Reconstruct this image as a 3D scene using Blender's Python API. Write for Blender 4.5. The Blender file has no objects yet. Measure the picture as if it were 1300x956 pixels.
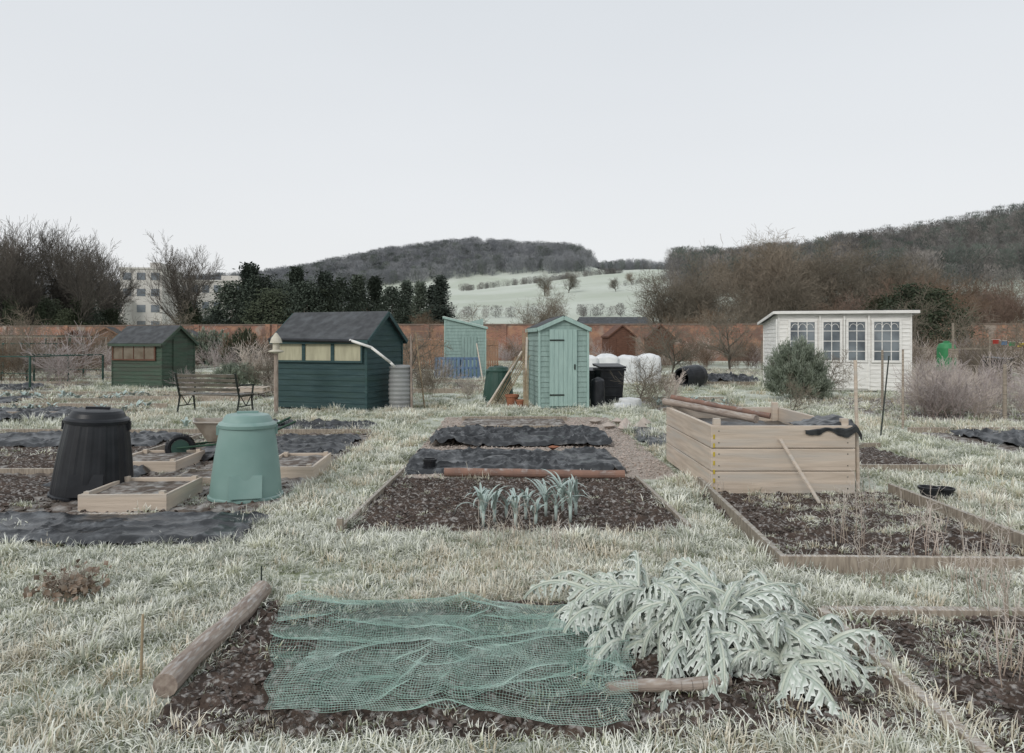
import bpy, math, random
import numpy as np
from mathutils import Vector, Matrix
random.seed(7); RG=np.random.default_rng(11)
scene=bpy.context.scene
COL=scene.collection

# ------------------------------------------------------------------ noise
def vnoise(x,y,seed=0):
    x=np.asarray(x,float); y=np.asarray(y,float)
    xi=np.floor(x); yi=np.floor(y); fx=x-xi; fy=y-yi
    def h(a,b):
        s=np.sin(a*127.1+b*311.7+seed*74.7)*43758.5453
        return s-np.floor(s)
    u=fx*fx*(3-2*fx); v=fy*fy*(3-2*fy)
    return (h(xi,yi)*(1-u)+h(xi+1,yi)*u)*(1-v)+(h(xi,yi+1)*(1-u)+h(xi+1,yi+1)*u)*v
def fbm(x,y,seed=0,o=4):
    r=0;a=.5
    for i in range(o):
        r=r+a*vnoise(x*2**i,y*2**i,seed+i*3); a*=.5
    return r

# ------------------------------------------------------------------ materials
def M(name,c1,c2=None,scale=5,rough=.85,bump=0,bscale=None,frost=0,fscale=12,stretch=(1,1,1),
      tip=None,rnd=0,spec=.3,fcol=(.64,.66,.65),detail=3,metal=0,lo=.35,hi=.65,c3=None,s3=1.2,soft=.1,plain=False):
    m=bpy.data.materials.new(name); m.use_nodes=True
    nt=m.node_tree; N=nt.nodes; L=nt.links
    b=N['Principled BSDF']; b.inputs['Roughness'].default_value=rough
    b.inputs['Specular IOR Level'].default_value=spec; b.inputs['Metallic'].default_value=metal
    tc=N.new('ShaderNodeTexCoord'); mp=N.new('ShaderNodeMapping'); mp.inputs['Scale'].default_value=stretch
    L.new(tc.outputs['Object'],mp.inputs['Vector'])
    def noise(s,d=detail):
        n=N.new('ShaderNodeTexNoise'); n.inputs['Scale'].default_value=s; n.inputs['Detail'].default_value=d
        L.new(mp.outputs[0],n.inputs['Vector']); return n
    def mapr(src,a,b2,c=0,d=1):
        r=N.new('ShaderNodeMapRange'); r.inputs[1].default_value=a; r.inputs[2].default_value=b2
        r.inputs[3].default_value=c; r.inputs[4].default_value=d; L.new(src,r.inputs[0]); return r.outputs[0]
    def mix(f,a,b2):
        x=N.new('ShaderNodeMix'); x.data_type='RGBA'
        L.new(f,x.inputs[0])
        for s,k in ((a,6),(b2,7)):
            if isinstance(s,bpy.types.NodeSocket): L.new(s,x.inputs[k])
            else: x.inputs[k].default_value=(*s,1)
        return x.outputs[2]
    c2=c2 or tuple(v*.7 for v in c1)
    if plain:
        oi0=N.new('ShaderNodeObjectInfo'); col=mix(oi0.outputs['Random'],c1,c2)
    else: col=mix(mapr(noise(scale).outputs[0],lo,hi),c1,c2)
    if c3: col=mix(mapr(noise(s3,3).outputs[0],.45,.62),col,c3)
    if tip:
        at=N.new('ShaderNodeAttribute'); at.attribute_name='h'
        col=mix(at.outputs['Fac'],col,tip)
    if frost>0:
        g=N.new('ShaderNodeNewGeometry'); sp=N.new('ShaderNodeSeparateXYZ'); L.new(g.outputs['Normal'],sp.inputs[0])
        up=mapr(sp.outputs[2],.1,.9)
        fn=mapr(noise(fscale,4).outputs[0],.62-frost*.3,.62-frost*.3+soft+.1*frost)
        mu=N.new('ShaderNodeMath'); mu.operation='MULTIPLY'; L.new(up,mu.inputs[0]); L.new(fn,mu.inputs[1])
        mu2=N.new('ShaderNodeMath'); mu2.operation='MULTIPLY'; L.new(mu.outputs[0],mu2.inputs[0]); mu2.inputs[1].default_value=.85
        col=mix(mu2.outputs[0],col,fcol)
    if rnd:
        oi=N.new('ShaderNodeObjectInfo'); hs=N.new('ShaderNodeHueSaturation')
        L.new(mapr(oi.outputs['Random'],0,1,1-rnd,1+rnd),hs.inputs['Value']); L.new(col,hs.inputs['Color'])
        L.new(mapr(oi.outputs['Random'],0,1,.5+.04*rnd,.5-.04*rnd),hs.inputs['Hue']); col=hs.outputs[0]
    L.new(col,b.inputs['Base Color'])
    if bump:
        bp=N.new('ShaderNodeBump'); bp.inputs['Distance'].default_value=bump; bp.inputs['Strength'].default_value=.9
        L.new(noise(bscale or scale*2,4).outputs[0],bp.inputs['Height']); L.new(bp.outputs[0],b.inputs['Normal'])
    return m

m_grassblade=M('grass_blade_frosted',(.165,.21,.075),(.26,.27,.13),3,tip=(.90,.905,.85),rnd=.28,plain=True)
m_straw=M('straw_blade',(.40,.33,.19),(.31,.25,.14),3,tip=(.84,.81,.71),rnd=.2,plain=True)
m_soil=M('soil',(.095,.068,.053),(.042,.031,.025),9,.95,bump=.03,bscale=40,frost=.34,fscale=30,fcol=(.38,.36,.34))
m_soil_far=M('soil_frosted',(.15,.12,.10),(.08,.065,.053),4,.95,bump=.03,bscale=20,frost=.7,fscale=9,fcol=(.48,.47,.45),soft=.25)
m_crumb=M('soil_crumb',(.095,.068,.053),(.05,.037,.03),20,.95,rnd=.4,frost=.3,fscale=40,fcol=(.42,.40,.38))
m_gravel=M('gravel',(.54,.475,.42),(.26,.22,.19),55,.9,bump=.02,bscale=70,c3=(.40,.345,.30),s3=2)
m_stone=M('stone_chip',(.56,.49,.44),(.34,.29,.25),8,.9,rnd=.4,plain=True)
m_plastic=M('black_plastic_sheet',(.010,.011,.013),(.022,.024,.027),6,.30,bump=.008,bscale=18,frost=.38,fscale=9,fcol=(.18,.19,.20),spec=.6,soft=.25)
m_wood=M('weathered_board',(.37,.32,.26),(.22,.185,.15),7,.85,stretch=(1,1,6),bump=.004,frost=.6,fscale=25,rnd=.15,soft=.25,fcol=(.70,.71,.69))
m_pale=M('pale_plank',(.60,.51,.42),(.46,.385,.31),3,.75,stretch=(.6,.6,9),bump=.003,bscale=9,frost=.4,fscale=30,c3=(.49,.445,.39),s3=1.2,soft=.3)
m_log=M('log_wood',(.38,.32,.27),(.24,.19,.16),6,.85,stretch=(5,5,1),bump=.005,frost=.5,fscale=14,soft=.3)
m_redlog=M('red_log',(.27,.16,.12),(.17,.11,.09),6,.8,frost=.4,fscale=12,bump=.004,soft=.3)
m_stick=M('cane',(.40,.32,.21),(.25,.19,.13),9,.8)
m_dgreen=M('dark_green_boards',(.024,.056,.060),(.042,.080,.082),3,.65,stretch=(1,1,8),rnd=.05,bump=.002,bscale=20,c3=(.03,.063,.06),s3=1)
m_green2=M('green_boards',(.045,.080,.055),(.075,.105,.078),4,.7,stretch=(1,1,8),bump=.002,bscale=20,c3=(.06,.072,.055),s3=1)
m_teal=M('teal_boards',(.28,.385,.355),(.23,.32,.295),3,.6,stretch=(4,4,1),bump=.002,bscale=20)
m_tealdoor=M('teal_door',(.36,.49,.45),(.30,.42,.39),3,.55,stretch=(8,8,1),bump=.002,bscale=20)
m_felt=M('roof_felt',(.085,.09,.095),(.055,.058,.062),6,.9,bump=.004,bscale=60,frost=.35,fscale=2.5,fcol=(.17,.185,.20),soft=.4)
m_white=M('white_paint',(.83,.82,.79),(.69,.68,.65),3,.6,stretch=(1,1,6),bump=.002,bscale=20)
m_cream=M('cream_blind',(.46,.44,.31),(.36,.34,.24),2,.6,stretch=(6,6,1))
m_glass=M('window_glass',(.05,.065,.08),(.19,.22,.24),1.3,.10,spec=.8)
m_brown=M('brown_boards',(.15,.075,.05),(.10,.05,.035),4,.75,stretch=(1,1,6))
m_orangewood=M('orange_fence',(.33,.20,.13),(.24,.15,.10),4,.75,stretch=(6,6,1))
m_black=M('black_hdpe',(.012,.013,.016),(.022,.024,.028),5,.40,frost=.3,fscale=3,fcol=(.10,.115,.125),soft=.4)
m_greenplastic=M('green_plastic',(.175,.285,.26),(.22,.335,.31),2.5,.5,frost=.7,fscale=3,fcol=(.46,.54,.51),soft=.4)
m_dkplastic=M('dark_green_plastic',(.03,.07,.055),(.04,.085,.07),3,.5,frost=.3,fscale=10,fcol=(.2,.27,.25),soft=.3)
m_grey=M('grey_butt_plastic',(.28,.29,.285),(.23,.235,.235),3,.5)
m_iron=M('cast_iron',(.03,.04,.035),(.02,.025,.02),8,.5)
m_bark=M('bark_grey',(.11,.098,.08),(.16,.15,.125),2,.95,rnd=.15,plain=True)
m_twig=M('twig_brown',(.165,.145,.115),(.20,.17,.13),.4,.95,rnd=.18,plain=True)
m_barkdark=M('bark_dark',(.055,.050,.043),(.085,.078,.067),2,.95,rnd=.15,plain=True)
m_twigdark=M('twig_dark',(.085,.076,.065),(.12,.106,.09),.4,.95,rnd=.2,plain=True)
m_twigred=M('twig_russet',(.21,.145,.10),(.15,.11,.085),.4,.95,rnd=.2,plain=True)
m_ivy=M('ivy_leaf',(.040,.053,.030),(.06,.073,.043),.5,.8,rnd=.2,plain=True)
m_conifer=M('conifer_leaf',(.040,.055,.042),(.066,.083,.062),.5,.85,rnd=.25,plain=True)
m_farwood=M('hazed_distant_twigs',(.215,.228,.245),(.255,.26,.27),.05,1,rnd=.18,plain=True)  # distance haze painted into the colour: twigs paler and bluer
m_farwood2=M('hazed_hill_twigs',(.165,.16,.158),(.205,.19,.175),.05,1,rnd=.22,plain=True)  # brown twigs lightened in the colour itself to stand for haze
m_fargreen=M('hazed_hill_evergreen',(.10,.12,.105),(.13,.148,.13),.05,1,rnd=.2,plain=True)  # far evergreens, haze mixed into the base colour as a paler tone
m_rosemary=M('rosemary_leaf',(.10,.13,.085),(.18,.21,.15),2,.8,tip=(.38,.42,.36))
m_arti=M('artichoke_leaf',(.18,.25,.18),(.27,.34,.265),5,.75,tip=(.82,.85,.81),bump=.003,bscale=60)
m_rib=M('artichoke_rib',(.48,.52,.43),(.62,.65,.57),8,.7)
m_leek=M('leek_leaf',(.14,.22,.19),(.21,.30,.27),6,.6,tip=(.58,.66,.63))
m_net=M('green_netting',(.32,.50,.43),(.42,.60,.53),3,.6,frost=.9,fscale=4,fcol=(.70,.78,.74),soft=.4)
m_dead=M('dead_plant',(.13,.075,.045),(.22,.15,.10),9,.9,tip=(.42,.38,.33))
m_dry=M('dry_stalk',(.36,.28,.21),(.26,.19,.15),6,.9,tip=(.62,.57,.52),rnd=.2)
m_rasp=M('raspberry_cane',(.22,.15,.13),(.31,.25,.23),5,.9,tip=(.50,.46,.45),rnd=.2,plain=True)
m_whitefleece=M('white_fleece',(.78,.79,.79),(.66,.68,.69),4,.8,bump=.02,bscale=8)
m_red=M('red_paint',(.35,.05,.04),(.3,.03,.02),5,.5)
m_blue=M('blue_paint',(.12,.19,.29),(.09,.14,.22),5,.6)
m_limegreen=M('bright_green_plastic',(.05,.25,.10),(.04,.20,.08),5,.5)
m_terr=M('terracotta',(.33,.14,.08),(.26,.11,.065),6,.8)
m_yellow=M('yellow_tape',(.6,.45,.05),None,5,.6)
m_render=M('building_render',(.58,.56,.52),(.50,.48,.45),.3,.9)
m_pagewin=M('building_window',(.14,.16,.18),(.20,.22,.24),.5,.3)
m_coping=M('coping_stone',(.22,.16,.13),(.15,.12,.10),2)

def brickmat():
    m=bpy.data.materials.new('brick'); m.use_nodes=True; N=m.node_tree.nodes; L=m.node_tree.links
    b=N['Principled BSDF']; b.inputs['Roughness'].default_value=.9
    tc=N.new('ShaderNodeTexCoord'); mp=N.new('ShaderNodeMapping'); mp.inputs['Rotation'].default_value=(math.radians(90),0,0)
    L.new(tc.outputs['Object'],mp.inputs[0])
    br=N.new('ShaderNodeTexBrick'); br.inputs['Scale'].default_value=1; br.inputs['Brick Width'].default_value=.225
    br.inputs['Row Height'].default_value=.075; br.inputs['Mortar Size'].default_value=.008
    br.inputs['Color1'].default_value=(.36,.15,.09,1); br.inputs['Color2'].default_value=(.22,.09,.055,1); br.inputs['Mortar'].default_value=(.34,.28,.24,1)
    L.new(mp.outputs[0],br.inputs['Vector'])
    c=br.outputs[0]
    for sc,lo,hi,colr,sd in ((.35,.42,.60,(.16,.105,.085,1),1),(1.7,.50,.66,(.42,.24,.15,1),2),(.9,.56,.66,(.33,.29,.25,1),3)):
        n=N.new('ShaderNodeTexNoise'); n.noise_dimensions='4D'; n.inputs['W'].default_value=sd*3.3; n.inputs['Scale'].default_value=sc; n.inputs['Detail'].default_value=6; L.new(tc.outputs['Object'],n.inputs['Vector'])
        r=N.new('ShaderNodeMapRange'); r.inputs[1].default_value=lo; r.inputs[2].default_value=hi; r.inputs[4].default_value=.8; L.new(n.outputs[0],r.inputs[0])
        x=N.new('ShaderNodeMix'); x.data_type='RGBA'; L.new(r.outputs[0],x.inputs[0]); L.new(c,x.inputs[6]); x.inputs[7].default_value=colr; c=x.outputs[2]
    L.new(c,b.inputs['Base Color']); return m
m_brick=brickmat()

def groundmat():
    m=bpy.data.materials.new('frosted_turf'); m.use_nodes=True; N=m.node_tree.nodes; L=m.node_tree.links
    b=N['Principled BSDF']; b.inputs['Roughness'].default_value=.95; b.inputs['Specular IOR Level'].default_value=.1
    tc=N.new('ShaderNodeTexCoord')
    def noise(s,d=4):
        n=N.new('ShaderNodeTexNoise'); n.inputs['Scale'].default_value=s; n.inputs['Detail'].default_value=d; L.new(tc.outputs['Object'],n.inputs['Vector']); return n.outputs[0]
    def mr(s,a,c):
        r=N.new('ShaderNodeMapRange'); r.inputs[1].default_value=a; r.inputs[2].default_value=c; L.new(s,r.inputs[0]); return r.outputs[0]
    def mix(f,a,c):
        x=N.new('ShaderNodeMix'); x.data_type='RGBA'; L.new(f,x.inputs[0])
        for s,k in ((a,6),(c,7)):
            if isinstance(s,tuple): x.inputs[k].default_value=(*s,1)
            else: L.new(s,x.inputs[k])
        return x.outputs[2]
    near=mix(mr(noise(18),.4,.62),(.20,.225,.13),(.58,.60,.53))
    near=mix(mr(noise(1.1),.52,.72),near,(.34,.32,.22))
    near=mix(mr(noise(.35),.42,.6),near,(.58,.61,.54))
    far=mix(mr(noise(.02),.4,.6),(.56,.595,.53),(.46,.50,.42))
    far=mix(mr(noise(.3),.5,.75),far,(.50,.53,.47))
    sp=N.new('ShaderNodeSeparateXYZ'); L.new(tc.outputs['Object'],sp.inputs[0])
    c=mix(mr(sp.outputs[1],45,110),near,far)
    L.new(c,b.inputs['Base Color'])
    bp=N.new('ShaderNodeBump'); bp.inputs['Distance'].default_value=.04; L.new(noise(25),bp.inputs['Height']); L.new(bp.outputs[0],b.inputs['Normal'])
    return m
m_ground=groundmat()

# ------------------------------------------------------------------ mesh builder
class MB:
    def __init__(s): s.v=[];s.f=[];s.m=[];s.h=[]
    def add(s,vs,fs,mi=0,h=None):
        o=len(s.v); s.v.extend([tuple(a) for a in vs]); s.f.extend([tuple(i+o for i in f) for f in fs]); s.m.extend([mi]*len(fs))
        s.h.extend(h if h is not None else [0]*len(vs))
    def box(s,c,d,mi=0,rz=0,mat=None):
        x,y,z=[a/2 for a in d]
        R=mat if mat is not None else Matrix.Rotation(rz,3,'Z')
        vs=[Vector(c)+R@Vector((a,b,e)) for a in(-x,x) for b in(-y,y) for e in(-z,z)]
        s.add(vs,[(0,1,3,2),(4,6,7,5),(0,4,5,1),(2,3,7,6),(0,2,6,4),(1,5,7,3)],mi)
    def cyl(s,p,q,r0,r1=None,n=6,mi=0,cap=True,h0=0,h1=0):
        p=Vector(p);q=Vector(q); r1=r0 if r1 is None else r1
        d=(q-p)
        if d.length<1e-6: return
        d.normalize(); a=d.orthogonal().normalized(); b=d.cross(a)
        vs=[]
        for c,r in((p,r0),(q,r1)):
            for i in range(n):
                t=2*math.pi*i/n; vs.append(c+a*(math.cos(t)*r)+b*(math.sin(t)*r))
        fs=[(i,(i+1)%n,n+(i+1)%n,n+i) for i in range(n)]
        if cap: fs+= [tuple(range(n-1,-1,-1)),tuple(range(n,2*n))]
        s.add(vs,fs,mi,[h0]*n+[h1]*n)
    def lathe(s,prof,c=(0,0,0),n=40,mi=0,rib=0,ribn=0,mat=None):
        c=Vector(c); vs=[];k=len(prof); R=mat or Matrix.Identity(3)
        for j,(r,z) in enumerate(prof):
            for i in range(n):
                t=2*math.pi*i/n; rr=r*(1+rib*(1 if math.cos(ribn*t)>.3 else 0)) if ribn else r
                vs.append(c+R@Vector((math.cos(t)*rr,math.sin(t)*rr,z)))
        fs=[(j*n+i,j*n+(i+1)%n,(j+1)*n+(i+1)%n,(j+1)*n+i) for j in range(k-1) for i in range(n)]
        fs+=[tuple(range((k-1)*n,k*n))]
        s.add(vs,fs,mi)
    def slab(s,P,t,mi=0):
        P=[Vector(p) for p in P]; nrm=(P[1]-P[0]).cross(P[3]-P[0]).normalized()
        if nrm.z<0: nrm=-nrm
        vs=P+[p-nrm*t for p in P]
        s.add(vs,[(0,1,2,3),(7,6,5,4),(0,4,5,1),(1,5,6,2),(2,6,7,3),(3,7,4,0)],mi)
    def obj(s,name,mats,parent=None,loc=(0,0,0),rz=0,smooth=False,link=True,bevel=0):
        me=bpy.data.meshes.new(name); me.from_pydata(s.v,[],s.f)
        for m in (mats if isinstance(mats,(list,tuple)) else [mats]): me.materials.append(m)
        me.polygons.foreach_set('material_index',s.m)
        if any(s.h):
            a=me.attributes.new('h','FLOAT','POINT'); a.data.foreach_set('value',[float(x) for x in s.h])
        if smooth: me.polygons.foreach_set('use_smooth',[True]*len(s.f))
        me.update()
        o=bpy.data.objects.new(name,me); o.location=loc; o.rotation_euler=(0,0,rz)
        if link: COL.objects.link(o)
        if parent: o.parent=parent
        if bevel:
            b=o.modifiers.new('bev','BEVEL'); b.width=bevel; b.segments=2; b.limit_method='ANGLE'
        return o
def empty(name,loc,rz=0):
    o=bpy.data.objects.new(name,None); o.location=loc; o.rotation_euler=(0,0,rz); o.empty_display_size=.2; COL.objects.link(o); return o
def gridmesh(name,X,Y,Z,mat,smooth=True,mod=None):
    ny,nx=X.shape; v=np.stack([X,Y,Z],-1).reshape(-1,3)
    i=np.arange(ny*nx).reshape(ny,nx)
    f=np.stack([i[:-1,:-1],i[:-1,1:],i[1:,1:],i[1:,:-1]],-1).reshape(-1,4)
    me=bpy.data.meshes.new(name); me.from_pydata(v.tolist(),[],f.tolist()); me.materials.append(mat)
    if smooth: me.polygons.foreach_set('use_smooth',[True]*len(f))
    o=bpy.data.objects.new(name,me); COL.objects.link(o); return o

def scatter(name,pts,rot,scl,idx,sources):
    c=bpy.data.collections.new(name+'_sources')
    for o in sources: c.objects.link(o)
    me=bpy.data.meshes.new(name); me.from_pydata([tuple(p) for p in pts],[],[])
    a=me.attributes.new('rot','FLOAT_VECTOR','POINT'); a.data.foreach_set('vector',np.asarray(rot,float).ravel())
    a=me.attributes.new('scl','FLOAT','POINT'); a.data.foreach_set('value',np.asarray(scl,float))
    a=me.attributes.new('idx','INT','POINT'); a.data.foreach_set('value',np.asarray(idx,int))
    o=bpy.data.objects.new(name,me); COL.objects.link(o)
    ng=bpy.data.node_groups.new(name,'GeometryNodeTree')
    ng.interface.new_socket('Geometry',in_out='INPUT',socket_type='NodeSocketGeometry')
    ng.interface.new_socket('Geometry',in_out='OUTPUT',socket_type='NodeSocketGeometry')
    N=ng.nodes; L=ng.links; gi=N.new('NodeGroupInput'); go=N.new('NodeGroupOutput')
    ip=N.new('GeometryNodeInstanceOnPoints'); ci=N.new('GeometryNodeCollectionInfo')
    ci.inputs['Collection'].default_value=c; ci.inputs['Separate Children'].default_value=True; ci.inputs['Reset Children'].default_value=True
    def na(n,t):
        x=N.new('GeometryNodeInputNamedAttribute'); x.data_type=t; x.inputs['Name'].default_value=n; return x.outputs['Attribute']
    L.new(gi.outputs[0],ip.inputs['Points']); L.new(ci.outputs[0],ip.inputs['Instance']); ip.inputs['Pick Instance'].default_value=True
    L.new(na('idx','INT'),ip.inputs['Instance Index']); L.new(na('rot','FLOAT_VECTOR'),ip.inputs['Rotation']); L.new(na('scl','FLOAT'),ip.inputs['Scale'])
    L.new(ip.outputs[0],go.inputs[0])
    md=o.modifiers.new('scatter','NODES'); md.node_group=ng
    return o

# ------------------------------------------------------------------ terrain
def H(x,y):
    x=np.asarray(x,float); y=np.asarray(y,float)
    F=np.interp(x,[-900,-250,-41,93,130,202,260,337,600,1500],[10,20,34,48,49,57,66,80,93,95])
    R=np.interp(x,[-1200,-487,-300,-230,-187,-120,-37,60,78,135,292,487,1500],[14,38,50,56,62,76,86,80,66,66,78,96,100])
    s=lambda t:(lambda u:u*u*(3-2*u))(np.clip(t,0,1))
    a=np.clip((y-100)/350,0,1)**1.05
    z=F*a+(R-F)*s((y-450)/200)
    z=z-s((y-680)/500)*R*.6
    z=z+(fbm(x/60,y/60,5)-.5)*5*s((y-150)/200)
    return z
ys=np.concatenate([np.arange(-60,110,10),np.arange(110,800,12),np.arange(800,3600,150)])
xs=np.concatenate([np.arange(-3000,-700,150),np.arange(-700,700,14),np.arange(700,3001,150)])
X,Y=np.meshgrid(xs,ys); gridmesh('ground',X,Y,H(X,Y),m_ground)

# ------------------------------------------------------------------ beds
beds=[]
def lumps(name,x0,x1,y0,y1,mat,res=.03,amp=.06,base=.0,seed=1,fs=7,reg=True):
    nx=max(2,int((x1-x0)/res)); ny=max(2,int((y1-y0)/res))
    X,Y=np.meshgrid(np.linspace(x0,x1,nx),np.linspace(y0,y1,ny))
    Z=base+amp*(fbm(X*fs,Y*fs,seed)-.35)+amp*.5*(vnoise(X*fs*5,Y*fs*5,seed+9)-.5)
    e=np.minimum(np.minimum(X-x0,x1-X),np.minimum(Y-y0,y1-Y))
    Z=np.where(e<res*.6,-.02,np.maximum(Z,.006))
    if reg: beds.append((x0,x1,y0,y1))
    return gridmesh(name,X,Y,Z,mat)
lumps('soil_bed',-1.36,1.45,5.62,7.8,m_soil,.022,.09,.03,3)
lumps('soil_bed',-1.5,1.74,2.72,4.12,m_soil,.022,.08,.02,4)
lumps('soil_bed',1.9,3.86,4.72,7.02,m_soil,.025,.09,.03,5)
lumps('soil_bed',1.84,5.2,1.9,3.9,m_soil,.03,.08,.02,6)
lumps('gravel_path',-1.4,2.02,7.86,14.3,m_gravel,.05,.03,.006,7)
lumps('soil_bed',-.98,1.05,12.5,13.6,m_soil_far,.05,.05,.05,8,reg=False)
lumps('soil_bed',-9.5,-2.32,5.32,11.6,m_soil_far,.05,.07,.02,9)
lumps('soil_bed',-9,-5.1,8.2,11.2,m_soil,.05,.09,.05,10,reg=False)
lumps('soil_bed',-9,-4.75,6.4,7.9,m_soil,.05,.07,.04,12,reg=False)
lumps('soil_bed',4.3,5.4,8.4,10.1,m_soil,.05,.08,.02,11)
lumps('soil_bed',7.0,12,9.6,11.8,m_soil_far,.06,.07,.02,13)
lumps('soil_bed',7.6,14,13.2,19,m_soil_far,.1,.08,.02,14)
far_beds=[(-14,-8.2,14.2,16.2),(-16,-9.5,17.5,20),(-20,-15,20.5,25),(-10.4,-6.9,18.2,21.5),(-22,-15,27,33),(-12,-4,27.5,34),(-3.2,-.9,21,26),
 (3.3,5.6,15,18),(5.5,9,24.6,30),(2.2,6,31,38),(9,15,31,38),(-30,-18,36,45),(-16,-6,37,46),(-4,2,38,47),(15,24,23,30),(18,32,34,44),(14,20,15,21)]
for i,b in enumerate(far_beds): lumps('vegetable_plot',b[0],b[1],b[2],b[3],m_soil_far if i%3 else m_soil,.14,.12,.02,20+i,fs=3)
def inbed(x,y,pad=0):
    r=np.zeros(len(x),bool)
    for b in beds: r|=(x>b[0]-pad)&(x<b[1]+pad)&(y>b[2]-pad)&(y<b[3]+pad)
    return r

# ------------------------------------------------------------------ grass
def clump(name,n,rad,l0,l1,w,mat,seed,lean=.5):
    r=random.Random(seed); mb=MB()
    for i in range(n):
        a=r.random()*6.283; d=rad*math.sqrt(r.random()); x,y=d*math.cos(a),d*math.sin(a)
        L=r.uniform(l0,l1); la=a+r.uniform(-1.2,1.2); ln=r.uniform(.15,lean*1.6); ww=w*r.uniform(.7,1.3)
        px,py=-math.sin(la)*ww,math.cos(la)*ww
        vs=[];hs=[]
        for k,t in enumerate((0,.4,.75,1)):
            ph=ln*t*1.4; rr=L*t*math.sin(ph); zz=L*t*math.cos(ph*.95)
            cx,cy=x+math.cos(la)*rr,y+math.sin(la)*rr; q=1-t**2
            if k<3: vs+= [(cx-px*q,cy-py*q,zz),(cx+px*q,cy+py*q,zz)]; hs+=[t*1.0+.02]*2
            else: vs.append((cx,cy,zz)); hs.append(1)
        mb.add(vs,[(0,1,3,2),(2,3,5,4),(4,5,6)],0,hs)
    return mb.obj(name,mat,link=False)
gsrc=[clump('grass_clump_a%d'%i,50,.11,.03,.075,.0032,m_grassblade,i,.9) for i in range(4)]+[clump('grass_clump_b',42,.10,.05,.10,.003,m_straw,9,1.1)]+[clump('grass_clump_c',60,.07,.07,.14,.0034,m_grassblade,19,.7)]
P=[];S=[]
def gpts(y0,y1,dens,sc,pad=0):
    w=.80*y1+1.5; n=int(2*w*(y1-y0)*dens)
    x=RG.uniform(-w,w,n); y=RG.uniform(y0,y1,n); k=(abs(x)<.80*y+1.2)&~inbed(x,y,pad); x=x[k];y=y[k]
    cov=fbm(x*1.3,y*1.3,44); k=RG.random(len(x))<np.clip((cov-.18)*2.6,.25,1); x=x[k];y=y[k]
    s=sc*RG.uniform(.6,1.3,len(x))*(.45+1.2*fbm(x*2.2,y*2.2,77))
    P.append(np.stack([x,y,np.zeros(len(x))],1)); S.append(s)
gpts(1.9,6,380,1.0); gpts(6,10,150,1.2); gpts(10,17,40,1.5); gpts(17,34,8,2.0)
P=np.concatenate(P);S=np.concatenate(S); n=len(P)
rot=np.stack([RG.normal(0,.12,n),RG.normal(0,.12,n),RG.uniform(0,6.28,n)],1)
st=fbm(P[:,0]*.9,P[:,1]*.9,91); idx=RG.integers(0,4,n); idx=np.where(RG.random(n)<np.clip((st-.46)*2.2,.04,.5),4,idx); idx=np.where(RG.random(n)<.06,5,idx)
scatter('frosted_grass',P,rot,S,idx,gsrc)
print('grass',n)

def blob(name,mat,seed,r=1):
    rr=random.Random(seed); mb=MB()
    bmv=[(0,0,1),(.9,0,.35),(.3,.85,.35),(-.7,.5,.35),(-.7,-.5,.35),(.3,-.85,.35),(0,0,-.3)]
    vs=[(a*r*rr.uniform(.6,1.2),b*r*rr.uniform(.6,1.2),c*r*rr.uniform(.5,1)) for a,b,c in bmv]
    mb.add(vs,[(0,1,2),(0,2,3),(0,3,4),(0,4,5),(0,5,1),(6,2,1),(6,3,2),(6,4,3),(6,5,4),(6,1,5)]); return mb.obj(name,mat,link=False)
def cover(name,rects,srcs,dens,s0,s1,z=.03,tilt=.4,clus=0,seed=1):
    P=[]
    for r in rects:
        n=int((r[1]-r[0])*(r[3]-r[2])*dens); x=RG.uniform(r[0]+.03,r[1]-.03,n);y=RG.uniform(r[2]+.03,r[3]-.03,n)
        if clus:
            k=RG.random(n)<np.clip((fbm(x*1.7,y*1.7,seed)-clus)*4,0,1); x=x[k];y=y[k]
        P.append(np.stack([x,y,np.full(len(x),z)],1))
    P=np.concatenate(P);n=len(P)
    c2=[bpy.data.objects.new(o.name,o.data) for o in srcs]
    scatter(name,P,np.stack([RG.normal(0,tilt,n),RG.normal(0,tilt,n),RG.uniform(0,6.28,n)],1),RG.uniform(s0,s1,n)*RG.uniform(.5,1,n),RG.integers(0,len(srcs),n),c2)
crumbs=[blob('crumb%d'%i,m_crumb,i) for i in range(4)]
near_soil=[(-1.36,1.45,5.62,7.8),(-1.5,1.74,2.72,4.12),(1.9,3.86,4.72,7.02),(1.84,5.2,1.9,3.9)]
cover('soil_clods',near_soil,crumbs,700,.008,.03,.035)
cover('soil_clods',[(-9,-2.4,5.4,11.5)],crumbs,110,.012,.045,.035)
cover('gravel_chips',[(-1.4,2.0,7.9,14.2)],[blob('chip%d'%i,m_stone,30+i) for i in range(4)],420,.012,.03,.015)
cover('frosted_weeds',[near_soil[1],near_soil[3]],gsrc[:5],80,.5,1.2,.02,tilt=.2,clus=.40,seed=3)
cover('frosted_weeds',[(1.84,5.2,1.9,3.9)],gsrc[:5],110,.5,1.3,.02,tilt=.2,clus=.35,seed=13)
cover('frosted_weeds',[(1.9,3.86,4.72,7.02),(3.0,3.86,4.72,7.0)],gsrc[:5],95,.5,1.1,.03,tilt=.2,clus=.40,seed=8)
cover('frosted_weeds',[(-1.36,1.45,5.62,7.8)],gsrc[:5],14,.3,.7,.03,tilt=.2)
cover('frosted_weeds',[(-1.4,1.5,5.55,5.8)],gsrc[:5],150,.6,1.1,.01,tilt=.2)
cover('frosted_weeds',[(-1.5,1.75,2.68,2.85),(-1.5,1.75,4.05,4.2)],gsrc[:5],160,.6,1.1,.01,tilt=.2)
cover('frosted_weeds',[(-9.4,-2.32,5.32,11.6)],gsrc[:5],30,.8,1.6,.02,tilt=.2,clus=.4,seed=5)
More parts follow.
